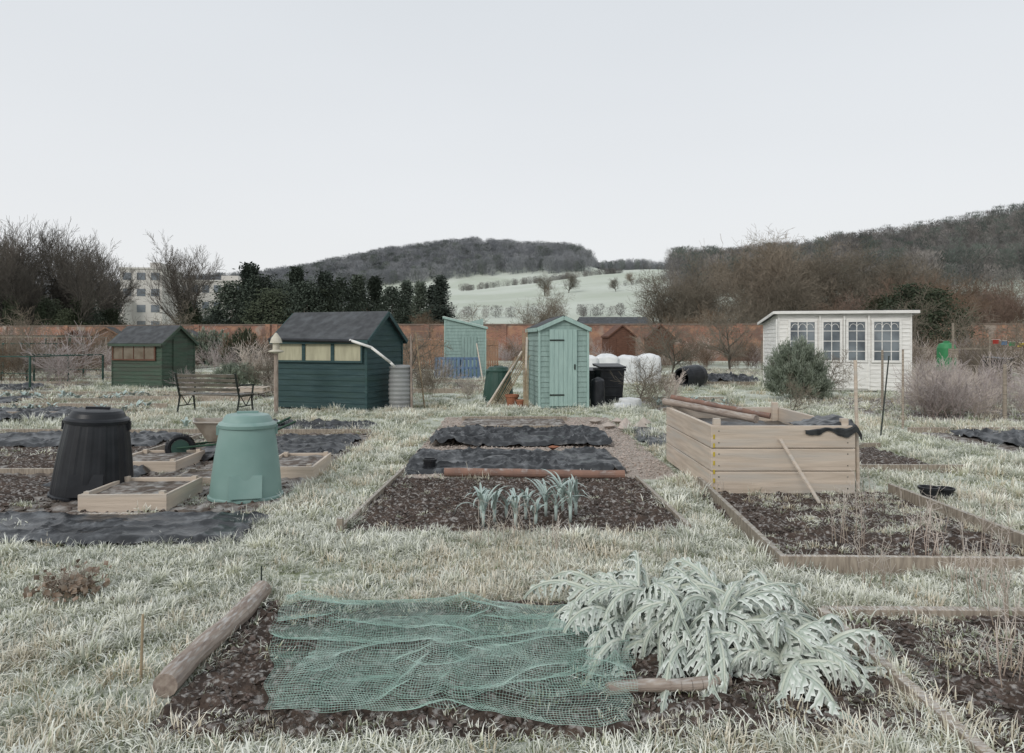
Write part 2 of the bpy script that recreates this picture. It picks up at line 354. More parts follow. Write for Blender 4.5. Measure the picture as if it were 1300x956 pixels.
cover('frosted_weeds',[(7.6,14,9.6,19)]+far_beds,gsrc[:5],9,1.5,3,.02,tilt=.2)
cover('frosted_weeds',[(-1.4,2.0,8,14.2)],gsrc[:5],3,.5,.8,.01,clus=.5,seed=6)

# ------------------------------------------------------------------ boards / logs
def board(x0,y0,x1,y1,h=.10,t=.035,mat=None,z=0,name='timber_edging'):
    dx,dy=x1-x0,y1-y0; L=math.hypot(dx,dy); mb=MB()
    mb.box((0,0,0),(t,h,L)); o=mb.obj(name,mat or m_wood,bevel=.004)
    o.matrix_world=Matrix.Translation(((x0+x1)/2,(y0+y1)/2,z+h/2))@Matrix.Rotation(math.atan2(dy,dx),4,'Z')@Matrix(((0,0,1,0),(1,0,0,0),(0,1,0,0),(0,0,0,1)))
    return o
def log(p,q,r,mat,name='log',r1=None):
    p=Vector(p);q=Vector(q); mb=MB(); n=12; d=(q-p)
    for i in range(n):
        a,b=i/n,(i+1)/n; L=d.length; w=lambda t:math.sin(t*7)*.012
        mb.cyl((w(a),0,a*L),(w(b),0,b*L),r*(1+.06*math.sin(a*20)),r*(1+.06*math.sin(b*20)),14,0,cap=(i in(0,n-1)))
    o=mb.obj(name,mat,smooth=False); o.matrix_world=Matrix.Translation(p)@d.to_track_quat('Z','Y').to_matrix().to_4x4(); return o
board(-1.40,5.6,-1.30,8.1,.09); board(1.48,5.7,1.42,7.8,.07)
mb=MB(); mb.box((-1.41,5.6,.07),(.05,.05,.16)); mb.obj('edging_peg',m_wood,bevel=.004)
log((-.78,7.86,.09),(1.28,7.76,.08),.05,m_redlog)
log((-1.55,3.05,.06),(-1.53,4.2,.07),.055,m_log)
board(1.86,4.70,2.03,7.4,.13,.04); board(1.84,4.69,4.2,4.62,.13,.04); board(3.9,4.7,3.9,7.05,.13,.04)
board(1.80,3.95,4.4,3.90,.06,.06); board(1.79,2.0,1.79,3.95,.06,.05)
log((.42,3.00,.07),(.98,3.08,.07),.028,m_log,'fallen_pole')
board(-9,11.65,-2.4,11.65,.1); board(-9.2,8.05,-5,8.05,.1);board(-5.05,8.1,-5.05,11.2,.1);board(-9.2,6.3,-4.8,6.3,.08); board(-3.9,6.15,-2.7,6.15,.05,.05)
board(4.2,8.3,5.5,8.3,.1); board(4.2,10.2,5.5,10.2,.08); board(7.2,9.5,12,9.5,.1); board(6.9,11.9,12,11.9,.1)
board(-1.0,13.62,1.1,13.62,.1,.04); board(-1.0,12.45,1.1,12.45,.06,.04)
for b in far_beds[:10]: board(b[0],b[2]-.05,b[1],b[2]-.05,.14); board(b[0],b[3]+.05,b[1],b[3]+.05,.12)

# ------------------------------------------------------------------ plastic sheets
def sheet(name,x0,x1,y0,y1,z=.07,amp=.06,seed=0,res=.025,ang=0,edge=.08,mat=None):
    nx=int((x1-x0)/res);ny=int((y1-y0)/res)
    U,V=np.meshgrid(np.linspace(0,1,nx),np.linspace(0,1,ny))
    X=x0+U*(x1-x0);Y=y0+V*(y1-y0)
    X=X+edge*(fbm(Y*3,X*.0+1,seed)-.5)*2*(np.abs(U-.5)*2)**3; Y=Y+edge*(fbm(X*3,Y*0+5,seed+4)-.5)*2*(np.abs(V-.5)*2)**3
    c,s=math.cos(ang),math.sin(ang); a=X*c+Y*s; b=-X*s+Y*c
    wx=fbm(a*1.2,b*1.2,seed+2,2)
    rid=1-np.abs(2*fbm(a*1.1+wx*2,b*5+wx*4,seed+6,2)-.8); rid=np.clip(rid,0,1)**9
    rid2=1-np.abs(2*fbm(a*4+wx*3,b*1.3-wx*2,seed+16,2)-.8); rid2=np.clip(rid2,0,1)**12
    rid3=1-np.abs(2*fbm(a*6+wx*5,b*6-wx*5,seed+26,2)-.8); rid3=np.clip(rid3,0,1)**6
    Z=z+amp*.6*rid+amp*.4*rid2+amp*.10*rid3+amp*.35*(fbm(X*1.6,Y*1.6,seed+8,2)-.5)
    e=np.minimum(np.minimum(U,1-U)*(x1-x0),np.minimum(V,1-V)*(y1-y0))
    Z=Z-np.clip(.06-e,0,.06)*.9
    return gridmesh(name,X,Y,Z,mat or m_plastic)
sheet('black_plastic_sheet',-1.3,1.36,8.1,9.45,.075,.10,1)
sheet('black_plastic_sheet',-1.25,1.5,10.2,11.75,.08,.14,2)
sheet('black_plastic_sheet',-9,-2.15,5.3,6.1,.07,.055,3)
sheet('black_plastic_sheet',-4.4,-2.4,8.9,10.9,.08,.08,4,.04,.3)
sheet('black_plastic_sheet',-5.4,-2.5,12.0,13.0,.07,.09,5,.04)
sheet('black_plastic_sheet',7.4,13,10.0,11.5,.08,.12,6,.05)
sheet('black_plastic_sheet',2.05,2.6,10.2,12.2,.05,.06,7,.04)
sheet('black_plastic_sheet',-14.5,-9,13.2,15.0,.1,.12,8,.06)
sheet('black_plastic_sheet',-18,-12.5,16.4,18,.1,.12,9,.08)
sheet('black_plastic_sheet',-21,-15.5,20.6,23,.1,.15,12,.08)
sheet('black_plastic_sheet',-8.8,-5.3,9.9,11.1,.10,.09,13,.05)
sheet('black_plastic_sheet',7,9.3,25.5,28,.12,.3,10,.08)
sheet('black_plastic_sheet',-5.0,-4.3,7.2,8.6,.08,.06,14,.04)

# ------------------------------------------------------------------ netting (real strands)
nx,ny=120,84
U,V=np.meshgrid(np.linspace(0,1,nx),np.linspace(0,1,ny))
L0=-1.36+.36*(1-V)**1.3
X=L0+U*(.50-L0)+.08*(fbm(V*6,U*2,3)-.5)+.015*np.sin(V*30+U*4); Y=2.82+V*1.30+.14*(fbm(U*5,V*3,8)-.5)-.10*U
rid=np.clip(1-np.abs(2*fbm(U*2.2+V*1.5,V*4-U*2,12,2)-.85),0,1)**9
Z=.062+.05*rid+.03*fbm(U*6,V*6,21)-.05*np.clip((V-.96)*20,0,1)
o=gridmesh('garden_netting',X,Y,Z,m_net,False); w=o.modifiers.new('wire','WIREFRAME'); w.thickness=.0016; w.use_replace=True; w.use_even_offset=False
k=50
X2=-.95+U[:k,:]*1.5+.16*(fbm(V[:k]*4,U[:k]*5,31)-.5); Y2=2.80+V[:k]*1.5+U[:k]*.12; Z2=.09+.05*np.clip(1-np.abs(2*fbm(U[:k]*5,V[:k]*5,33,2)-.85),0,1)**5
o=gridmesh('garden_netting',X2,Y2,Z2,m_net,False); w=o.modifiers.new('wire','WIREFRAME'); w.thickness=.0016; w.use_replace=True; w.use_even_offset=False

# ------------------------------------------------------------------ artichoke
def arti_leaf(mb,base,az,L,ph0,k,Wm,r):
    n=22; pts=[];ang=[]; p=Vector((0,0,0)); ph=ph0; yaw=r.uniform(-.6,.6)
    for i in range(n+1):
        pts.append(p.copy()); ang.append((ph,az+yaw*i/n))
        a=az+yaw*i/n
        p=p+Vector((math.cos(a)*math.cos(ph),math.sin(a)*math.cos(ph),math.sin(ph)))*(L/n); ph=max(ph-k/n*(.4+1.3*i/n),-1.45)
        if base.z+p.z<.06 and ph<-.3: ph=-.05
    roll=r.uniform(-.6,.6); droop=r.uniform(.25,.8)
    def mp(u,v,off=0):
        u=min(max(u,0),1.0); t=u*n; i=min(int(t),n-1); f=t-i
        c=pts[i].lerp(pts[i+1],f); ph,a=ang[i]
        lat=Vector((-math.sin(a),math.cos(a),0)); nr=Vector((-math.cos(a)*math.sin(ph),-math.sin(a)*math.sin(ph),math.cos(ph)))
        lt=lat*math.cos(roll)+nr*math.sin(roll); nn=nr*math.cos(roll)-lat*math.sin(roll)
        q=base+c+lt*(v*(1-.25*droop))-nn*(abs(v)*droop+abs(v)**2*2.0*droop)+nn*off
        if q.z<.03: q.z=.03
        return q
    for i in range(n):
        a=i/n;b=(i+1)/n; w0=.009*(1-a)**.7+.002; w1=.009*(1-b)**.7+.002
        mb.add([mp(a,-w0,.002),mp(a,0,.009*(1-a)+.003),mp(a,w0,.002),mp(b,-w1,.002),mp(b,0,.009*(1-b)+.003),mp(b,w1,.002)],[(0,1,4,3),(1,2,5,4)],1)
        if a>.2:
            ww=.010+.008*math.sin(a*3.14)
            mb.add([mp(a,-ww),mp(a,0),mp(a,ww),mp(b,-ww),mp(b,0),mp(b,ww)],[(0,1,4,3),(1,2,5,4)],0,[.4,.2,.4,.4,.2,.4])
    nl=9
    for side in(-1,1):
        for j in range(nl):
            u0=.14+.80*j/nl+r.uniform(-.02,.02); ll=Wm*math.sin(math.pi*min(1,(.2+.78*j/nl)))**.6*r.uniform(.75,1.2)
            if j<2: ll*=.65
            fw=.75+.45*j/nl; w=.013+ll*.07; wav=r.uniform(-.03,.035)
            prof=[.9,.6,1.25,.5,1.2,.45,.8,.3,0]; tooth=[0,0,.55,0,.6,0,.45,0,0]
            vs=[];hs=[];K=len(prof); curl=r.uniform(-.3,.6); tw=r.uniform(-.5,.5)
            for s in range(K):
                t=s/(K-1); v=side*(.004+ll*t*math.cos(fw*.8)); u=u0+ll*t*math.sin(fw*.9)/L+curl*.03*t*t
                hw=w*prof[s]*(1-.2*t); o=wav*math.sin(t*3.1)-.05*t*t; tb=tooth[s]*w/L*1.3
                vs+=[mp(u-hw/L+tb,v+side*hw*.45,o-.006-tw*hw),mp(u,v,o+.004),mp(u+hw/L+tb,v-side*hw*.45+side*tooth[s]*w*.8,o-.006+tw*hw)]
                hs+=[.9,.1+.35*t,.9]
            fs=[]
            for s in range(K-1):
                q=3*s; fs+=[(q,q+1,q+4,q+3),(q+1,q+2,q+5,q+4)]
            mb.add(vs,fs,0,hs)
    vs=[mp(.9,-.014),mp(.9,0),mp(.9,.014),mp(1,0,-.01)]; mb.add(vs,[(0,1,3),(1,2,3)],0,[.8,.2,.8,1])
r=random.Random(5); mb=MB()
for (cx,cy,cnt,sc) in [(.74,3.78,36,1.04),(1.15,3.62,36,1.02),(.95,3.45,30,.95),(1.32,3.30,22,.9),(.62,3.55,18,.8)]:
    for i in range(cnt):
        az=i*2.39996+r.uniform(-.3,.3); q=i/cnt
        arti_leaf(mb,Vector((cx+r.uniform(-.1,.1),cy+r.uniform(-.1,.1),.02)),az,sc*r.uniform(.48,.76),.5+q*.9+r.uniform(-.15,.15),2.4+r.uniform(-.5,.8),r.uniform(.065,.115),r)
mb.obj('artichoke_plant',[m_arti,m_rib],smooth=True)

# ------------------------------------------------------------------ leeks
def strap(mb,b,az,L,w,ph,k,mi=0,fold=.5):
    n=9;p=Vector(b);vs=[];hs=[]
    lat=Vector((-math.sin(az),math.cos(az),0))
    for i in range(n+1):
        t=i/n; ww=w*(1-t**2.2)+.0008
        up=Vector((-math.cos(az)*math.sin(ph),-math.sin(az)*math.sin(ph),math.cos(ph)))
        vs+=[p-lat*ww+up*ww*fold,p.copy(),p+lat*ww+up*ww*fold]; hs+=[.8,.15+.3*t,.8]
        p=p+Vector((math.cos(az)*math.cos(ph),math.sin(az)*math.cos(ph),math.sin(ph)))*(L/n); ph-=k/n*(.3+1.4*t)
        p.z=max(p.z,.04)
    mb.add(vs,[f for i in range(n) for f in((3*i,3*i+1,3*i+4,3*i+3),(3*i+1,3*i+2,3*i+5,3*i+4))],mi,hs)
r=random.Random(3)
for (x,y,s) in [(-.24,5.72,.95),(-.15,5.85,.85),(.03,5.7,.95),(.12,5.95,.8),(-.27,6.0,.85),(.30,6.05,.95),(.38,5.9,1.0),(.50,5.85,1.05),(.57,6.1,.9),(.46,6.2,1.0),(.2,5.75,.7),(-.05,6.0,.7)]:
    mb=MB(); mb.cyl((0,0,0),(0,0,.13*s),.013,.015,10,0,h0=.8,h1=.4)
    a0=r.random()*3.14
    for j in range(8):
        strap(mb,(0,0,.08*s+.015*j*s),a0+(j%2)*3.14+r.uniform(-.5,.5),r.uniform(.24,.38)*s,r.uniform(.010,.017),1.15+r.uniform(-.3,.3),r.uniform(1.2,3.2))
    mb.obj('leek',m_leek,loc=(x,y,.05),smooth=True)

# ------------------------------------------------------------------ sheds
def shed(name,loc,rz,W,D,hf,mwall,mroof,pitch=.13,ov=.10,roof='gx',rt=.035,trim=None):
    E=empty(name,loc,rz)
    mb=MB()
    def wall(w,top,tr):
        us=np.linspace(-w/2,w/2,121); ts=np.array([top(u) for u in us]); zmax=ts.max(); z=.05
        core=[tr(u,-.015,.03) for u in (us[0],us[-1])]+[tr(u,-.015,top(u)-.01) for u in us[::-20]]
        mb.add(core,[tuple(range(len(core)))])
        while z<zmax-.01:
            z1=min(z+pitch,zmax-.004)
            a=us[ts>=z]; b=us[ts>=z1]
            if len(a)<1: break
            if len(b)<1: b=np.array([us[ts.argmax()]])
            e=[(a[0],z),(a[-1],z),(b[-1],z1),(b[0],z1)]
            ro=random.uniform(-.003,.003)
            out=[tr(e[0][0],.018+ro,z),tr(e[1][0],.018+ro,z),tr(e[2][0],.002,z1),tr(e[3][0],.002,z1)]
            inn=[tr(e[0][0],-.01,z),tr(e[1][0],-.01,z)]
            mb.add(out+inn,[(0,1,2,3),(4,5,1,0)]); z+=pitch
    wall(W,lambda u:hf(u,-D/2),lambda u,o,z:Vector((u,-D/2-o,z)))
    wall(W,lambda u:hf(-u,D/2),lambda u,o,z:Vector((u,D/2+o,z)))
    wall(D,lambda u:hf(-W/2,-u),lambda u,o,z:Vector((-W/2-o,-u,z)))
    wall(D,lambda u:hf(W/2,u),lambda u,o,z:Vector((W/2+o,u,z)))
    mb.obj('walls',mwall,parent=E)
    mb=MB()
    for sx in(-1,1):
        for sy in(-1,1):
            h=hf(sx*W/2,sy*D/2)-.01; mb.box((sx*(W/2+.005),sy*(D/2+.005),h/2),(.05,.05,h))
    mb.obj('corner_posts',trim or mwall,parent=E,bevel=.003)
    mb=MB(); a,b=W/2+ov,D/2+ov; up=.03
    def P(x,y): return (x,y,hf(x,y)+up)
    if roof=='gx':
        q=[[P(-a,-b),P(a,-b),P(a,0),P(-a,0)],[P(a,b),P(-a,b),P(-a,0),P(a,0)]]
    elif roof=='gy':
        q=[[P(-a,-b),P(0,-b),P(0,b),P(-a,b)],[P(a,b),P(0,b),P(0,-b),P(a,-b)]]
    else: q=[[P(-a,-b),P(a,-b),P(a,b),P(-a,b)]]
    for s in q: mb.slab(s,rt,0)
    mb.obj('roof',mroof,parent=E)
    mb=MB()
    def rail(p,q2,t=.09):
        p=Vector(p);q2=Vector(q2); d=(q2-p); mid=(p+q2)/2; mb.box(mid-Vector((0,0,t/2+.012)),(.022,t,d.length),mat=d.to_track_quat('Z','Y').to_matrix())
    e=.013
    for s in q:
        n4=len(s)
        for i in range(4):
            p,q2=s[i],s[(i+1)%4]
            if abs(p[0]-q2[0])<.01 and abs(p[0])>.9*a: rail((p[0]+math.copysign(e,p[0]),p[1],p[2]),(q2[0]+math.copysign(e,p[0]),q2[1],q2[2]))
            elif abs(p[1]-q2[1])<.01 and abs(p[1])>.9*b: rail((p[0],p[1]+math.copysign(e,p[1]),p[2]),(q2[0],q2[1]+math.copysign(e,p[1]),q2[2]))
    mb.obj('bargeboards',trim or mwall,parent=E)
    return E
def window(E,x,z,w,h,y,mframe,mpane,cols=1,rows=1,fr=.05,name='window'):
    mb=MB()
    def B(cx,cz,sx,sz,dep,out,mi): mb.box((cx,y-out,cz),(sx,dep,sz),mi)
    B(x,z,w,h,.03,.025,1)
    for s in(-1,1): B(x+s*(w/2),z,fr,h+fr,.06,.035,0); B(x,z+s*(h/2),w-fr-.004,fr,.055,.036,0)
    for i in range(1,cols): B(x-w/2+w*i/cols,z,.022,h-fr-.004,.02,.049,0)
    for j in range(1,rows): B(x,z-h/2+h*j/rows,w-fr-.006,.022,.016,.048,0)
    mb.obj(name,[mframe,mpane],parent=E)

W,D=2.45,1.65
hf=lambda x,y:2.28-abs(y)/(D/2)*.60
E=shed('garden_shed',(-4.17,16.56,0),math.radians(-19),W,D,hf,m_dgreen,m_felt,roof='gx')
for i,x in enumerate((-.80,-.02,.76)): window(E,x,1.36,.74,.46,-D/2,m_dgreen,m_cream,fr=.045)
mb=MB(); mb.cyl((.95,-D/2-.16,1.6),(-1.3,-D/2-.15,1.64),.04,n=10); mb.obj('gutter',m_black,parent=E)
mb=MB(); mb.cyl((.9,-D/2-.17,1.62),(1.42,-D/2-.12,1.46),.03,n=12); mb.cyl((1.42,-D/2-.12,1.46),(1.75,-D/2+.15,1.12),.03,n=12); mb.cyl((1.75,-D/2+.15,1.12),(1.80,-D/2+.25,1.02),.03,n=12); mb.obj('downpipe',m_white,parent=E,smooth=True)
W2,D2=2.15,1.45
hf2=lambda x,y:2.12-abs(y)/(D2/2)*.55
E=shed('garden_shed',(-12.64,24.1,0),math.radians(-18),W2,D2,hf2,m_green2,m_felt,roof='gx')
window(E,-.1,1.22,1.85,.52,-D2/2,m_brown,M('dirty_pane',(.13,.10,.07),(.2,.17,.13),3,.4),cols=4)
mb=MB(); mb.box((W2/2+.035,.05,.9),(.03,.62,1.55)); mb.obj('door',m_green2,parent=E)
W3,D3=1.14,1.7
hf3=lambda x,y:2.17-abs(x)/(W3/2)*.25
E=shed('garden_shed',(1.10,16.74,0),math.radians(7),W3,D3,hf3,m_teal,m_felt,roof='gy',pitch=.12,ov=.06,trim=m_tealdoor)
mb=MB()
for i in range(6): mb.box((-.27+.108*i-.02,-D3/2-.045,.98),(.104,.03,1.78))
mb.obj('door',m_tealdoor,parent=E,bevel=.004)
mb=MB()
for z in(.35,1.62): mb.box((-.17,-D3/2-.067,z),(.34,.01,.035))
mb.box((.25,-D3/2-.07,1.0),(.03,.02,.12)); mb.obj('hinges',m_iron,parent=E)
W4,D4=1.75,1.6
hf4=lambda x,y:2.42-x/W4*.42
E=shed('garden_shed',(-2.1,30.3,0),math.radians(6),W4,D4,hf4,m_teal,m_white,roof='m',pitch=.14,ov=.08,trim=m_tealdoor)
mb=MB()
for i in range(5): mb.box((-.1+.13*i,-D4/2-.05,.95),(.12,.03,1.7))
mb.obj('door',m_teal,parent=E)
W5,D5=3.9,2.6
hf5=lambda x,y:2.52-(y+D5/2)/D5*.25
E=shed('summerhouse',(10.74,22.9,0),math.radians(-10.4),W5,D5,hf5,m_white,m_felt,roof='m',pitch=.13,ov=.18,rt=.05,trim=m_white)
for x,w,c in((-1.24,.80,3),(-.37,.56,2),(.37,.56,2),(1.24,.80,3)): window(E,x,1.60,w,1.28,-D5/2,m_white,m_glass,cols=c,rows=4,fr=.07)
mb=MB()
for x in(-.37,.37):
    mb.box((x,-D5/2-.04,.5),(.68,.04,.80)); mb.box((x,-D5/2-.07,.5),(.46,.02,.55))
for x in(-.72,0,.72): mb.box((x,-D5/2-.05,1.24),(.05,.07,2.34))
mb.obj('double_door',m_white,parent=E,bevel=.004)
mb=MB()
for x,w in((-1.24,.66),(-.37,.42),(.37,.42),(1.24,.66)):
    nn=3 if w>.5 else 2
    for k2 in range(nn):
        cx=x-w/2+w*(k2+.5)/nn; rr=w/nn/2
        for s in range(6):
            a0,a1=math.pi*s/6,math.pi*(s+1)/6; mb.cyl((cx+rr*math.cos(a0),-D5/2-.052,2.02+rr*1.2*math.sin(a0)),(cx+rr*math.cos(a1),-D5/2-.052,2.02+rr*1.2*math.sin(a1)),.009,n=4)
mb.obj('arched_glazing_bars',m_white,parent=E)
mb=MB(); mb.cyl((-W5/2-.08,-D5/2-.1,.1),(-W5/2-.08,-D5/2-.1,2.3),.025,n=8); mb.obj('rainwater_pipe',m_white,parent=E)

def smallshed(name,x,y,rz,w,d,h,e,mw,mr,door=None):
    f=lambda a,b:h-abs(a)/(w/2)*(h-e)
    E=shed(name,(x,y,0),rz,w,d,f,mw,mr,roof='gy',pitch=.16,ov=.1)
    mb=MB(); mb.box((0,-d/2-.04,.95),(w*.42,.03,1.75)); mb.obj('door',door or mw,parent=E)
smallshed('garden_shed',7.8,50,.1,1.9,2,2.75,2.0,m_brown,m_brown)
smallshed('garden_shed',9.9,46,-.1,1.7,2,2.7,1.9,m_brown,m_brown)
smallshed('garden_shed',-21.8,46,.2,2.0,2,2.35,1.8,m_dgreen,m_felt)
smallshed('garden_shed',-26.5,45,.3,2.2,2,2.5,1.8,m_orangewood,m_felt)
smallshed('garden_shed',-30.5,48,.3,2.4,2,2.3,1.7,m_brown,m_brown)
smallshed('garden_shed',-16.5,50,.2,2.0,2,2.3,1.7,m_dgreen,m_felt)
smallshed('garden_shed',-36,46,.3,2.4,2,2.2,1.6,m_orangewood,m_felt)

mb=MB()
for k in range(3):
    x0=-6.2+k*1.83
    for i in range(14): mb.box((x0+.06+i*.128,38,.85),(.105,.02,1.6))
    for z in(.3,1.4,1.75,2.15): mb.box((x0+.9,37.97,z),(1.8,.03,.05))
    for i in range(8): mb.box((x0+.1+i*.23,38,1.95),(.03,.02,.42))
    mb.box((x0-.03,38,1.1),(.09,.09,2.2))
mb.obj('wooden_fence',m_orangewood)

pts=[(-95,76),(-60,66),(-20,57),(25,55),(48,54),(80,60)]
for i in range(len(pts)-1):
    (x0,y0),(x1,y1)=pts[i],pts[i+1]; L=math.hypot(x1-x0,y1-y0); a=math.atan2(y1-y0,x1-x0); mb=MB()
    mb.box((0,0,1.45),(L,.34,2.9)); mb.box((0,0,2.96),(L+.02,.44,.12),1)
    n=int(L/6)
    for k in range(n+1): mb.box((-L/2+.3+k*(L-.6)/n,-.12,1.5),(.45,.3,2.99))
    mb.obj('brick_wall',[m_brick,m_coping],loc=((x0+x1)/2,(y0+y1)/2,0),rz=a)

# ------------------------------------------------------------------ compost bins
def dalek(name,x,y,H_,R,mat,lean=(0,0),rib=.0):
    mb=MB(); hb=H_*.87; rt=R*.74
    pr=[(R*1.05,0),(R*1.05,.02),(R*1.0,.03)]
    K=14
    for i in range(K+1):
        t=i/K; pr.append((R*(1-.26*t+.025*math.sin(t*3.14)),.035+t*(hb-.035)))
    mb.lathe(pr,n=96,rib=rib,ribn=16 if rib else 0)
    mb.lathe([(rt*.98,hb-.035),(rt+.022,hb-.03),(rt+.026,hb+.0),(rt+.012,hb+.018),(rt*.95,hb+.03),(rt*.88,hb+.07),(rt*.8,hb+.095),(rt*.6,hb+.105),(rt*.3,hb+.11),(.02,hb+.11)],n=96)
    mb.box((0,0,hb+.118),(rt*.8,.045,.022)); mb.box((0,-R*.955,.15),(.30,.025,.22),mat=Matrix.Rotation(-.22,3,'X'))
    for s in(-1,1): mb.box((s*(rt+.02),0,hb-.06),(.03,.07,.09))
    o=mb.obj(name,mat,loc=(x,y,.03)); o.rotation_euler=(lean[0],lean[1],.35)
    for p in o.data.polygons: p.use_smooth=len(p.vertices)==4 and not rib
    b=o.modifiers.new('edge','EDGE_SPLIT'); b.split_angle=math.radians(38)
    return o
dalek('compost_bin',-4.33,7.05,.88,.37,m_black,(.02,.06),.018)
dalek('compost_bin',-2.70,6.93,.84,.345,m_greenplastic,(0,.02),.0)
dalek('compost_bin',-.36,17.9,.92,.40,m_dkplastic,(0,0),.02)

# ------------------------------------------------------------------ planter boxes
def planter(x,y,w,d,h,rz,mat=m_pale):
    E=empty('planter_box',(x,y,0),rz); mb=MB(); t=.03
    mb.box((0,-d/2,h/2),(w,t,h));mb.box((0,d/2,h/2),(w,t,h));mb.box((-w/2+t/2,0,h/2),(t,d-t-.004,h-.004));mb.box((w/2-t/2,0,h/2),(t,d-t-.004,h-.004))
    mb.obj('boards',mat,parent=E,bevel=.004)
    mb=MB()
    for a in(-1,1):
        for b in(-1,1): mb.box((a*(w/2-.06),b*(d/2-.04),h/2+.01),(.05,.05,h+.02))
    mb.obj('corner_blocks',mat,parent=E)
    X,Y=np.meshgrid(np.linspace(-w/2+.03,w/2-.03,24),np.linspace(-d/2+.02,d/2-.02,24)); Z=h*.7+.04*fbm(X*9,Y*9,int(x*10)%9)
    o=gridmesh('soil',X,Y,Z,m_soil_far); o.parent=E
planter(-3.6,6.68,.80,.78,.19,.04); planter(-4.45,8.6,.80,.85,.16,.05); planter(-2.6,8.25,.62,.95,.17,.05); planter(-3.45,7.75,.6,.5,.10,.1,m_wood)

# ------------------------------------------------------------------ big raised box
E=empty('raised_timber_bed',(0,0,0)); mb=MB()
x0,x1,y0,y1=2.04,3.52,7.02,9.0; hh=.235
for k in range(3):
    z=.03+hh*k+hh/2; e=[random.uniform(-.004,.004) for _ in range(4)]
    mb.box(((x0+x1)/2,y0+e[0],z),(x1-x0,.045,hh-.008)); mb.box(((x0+x1)/2,y1+e[1],z),(x1-x0,.045,hh-.008))
    mb.box((x0+.022+e[2],(y0+y1)/2,z),(.045,y1-y0-.05,hh-.008)); mb.box((x1-.022+e[3],(y0+y1)/2,z),(.045,y1-y0-.05,hh-.008))
mb.obj('boards',m_pale,parent=E,bevel=.006)
mb=MB()
for a in(x0+.08,x1-.08):
    for b in(y0+.055,y1-.055): mb.box((a,b,.40),(.07,.06,.80))
mb.obj('corner_posts',m_pale,parent=E,bevel=.004)
mb=MB()
for a in(x0+.08,x1-.08):
    for k in range(3):
        for dz in(-.06,.06): mb.cyl((a,y0-.028,.03+hh*k+hh/2+dz),(a,y0-.02,.03+hh*k+hh/2+dz),.006,n=8)
mb.obj('screws',m_iron,parent=E)
X,Y=np.meshgrid(np.linspace(x0+.05,x1-.05,60),np.linspace(y0+.03,y1-.03,80)); Z=.56+.10*(fbm(X*3,Y*3,3)-.3)
o=gridmesh('black_liner',X,Y,Z,m_plastic); o.parent=E
U,V=np.meshgrid(np.linspace(0,1,50),np.linspace(0,1,50))
Xc=x1-.52+U*.58; Yc=y0+.55-V*.62; Zc=.775+.07*fbm(U*6,V*5,5,2)-.05*(1-U)*2
drop=np.clip((V-.80)/.20,0,1); Zc=Zc-drop*.16*(.25+U*.75)*(1+.4*np.sin(U*11)); Yc=np.where(V>.86,y0-.035-.02*fbm(U*9,V*3,2),Yc)
drop2=np.clip((U-.90)/.10,0,1); Zc=Zc-drop2*.12
o=gridmesh('liner_flap',Xc,Yc,Zc,m_plastic); o.parent=E
mb=MB()
for i in range(7): mb.box((x0+.03,y0-.0265,.08+i*.09),(.018,.005,.045))
mb.obj('tape_measure',m_yellow,parent=E)
log((2.02,9.05,.80),(2.75,7.7,.72),.045,m_log,'pole')
log((2.10,9.0,.86),(3.1,8.2,.70),.035,m_redlog,'pole')
def stick(name,p,q,r,mat=m_stick,n=8,flat=False):
    mb=MB(); p=Vector(p);q=Vector(q)
    if flat: mb.box((p+q)/2,(r*3,r*.9,(q-p).length),mat=(q-p).to_track_quat('Z','Y').to_matrix())
    else: mb.cyl(p,q,r,r*.8,n)
    return mb.obj(name,mat)
stick('leaning_plank',(2.98,6.55,0),(2.74,6.98,.60),.013,m_pale,flat=True)
stick('wooden_stake',(3.60,7.1,0),(3.58,7.12,1.40),.022,m_pale)
stick('wooden_stake',(6.1,11.3,0),(6.35,11.5,1.35),.014,m_iron)
stick('wooden_stake',(7.1,12.4,0),(7.1,12.4,1.45),.022,m_wood)
stick('wooden_stake',(9.6,13.3,0),(9.6,13.3,1.15),.04,m_wood)
stick('wooden_stake',(11.3,14.3,0),(11.3,14.3,1.5),.03,m_wood)
stick('wooden_stake',(8.3,15.3,0),(8.3,15.3,1.4),.03,m_wood)
stick('wooden_stake',(-1.74,3.2,0),(-1.73,3.2,.32),.007,m_stick)
stick('wooden_stake',(-1.56,4.25,0),(-1.56,4.25,.2),.006,m_iron)
stick('wooden_stake',(-2.32,15.8,0),(-2.34,15.8,1.72),.028,m_log)
stick('wooden_stake',(-2.1,16.4,0),(-2.3,16.3,1.8),.02,m_stick)
for i in range(8):
    stick('garden_cane',(-.55+.04*i,16.7,0),(.1+.05*i,16.9+.02*i,1.2+.1*random.random()),.012)
stick('leaning_plank',(-.62,16.5,0),(.25,17,1.35),.022,m_pale,flat=True)
stick('leaning_plank',(.30,16.2,0),(.36,16.3,1.7),.018,m_pale,flat=True)
for i in range(6): stick('garden_cane',(.28+.02*i,16.1,0),(.25+.03*i,16.4,1.5+random.random()*.4),.01)

mb=MB(); pr=[(.24,0)]
for i in range(9): z=.04+i*.1; pr+=[(.255+.02*math.sin(i/8*3.14),z),(.27+.02*math.sin(i/8*3.14),z+.03),(.27+.02*math.sin(i/8*3.14),z+.06),(.255+.02*math.sin(i/8*3.14),z+.075)]
pr+=[(.25,.96),(.27,.97),(.27,1.0),(.2,1.04),(.02,1.05)]; mb.lathe(pr,n=36); mb.obj('water_butt',m_grey,loc=(-2.60,15.95,0),smooth=True)

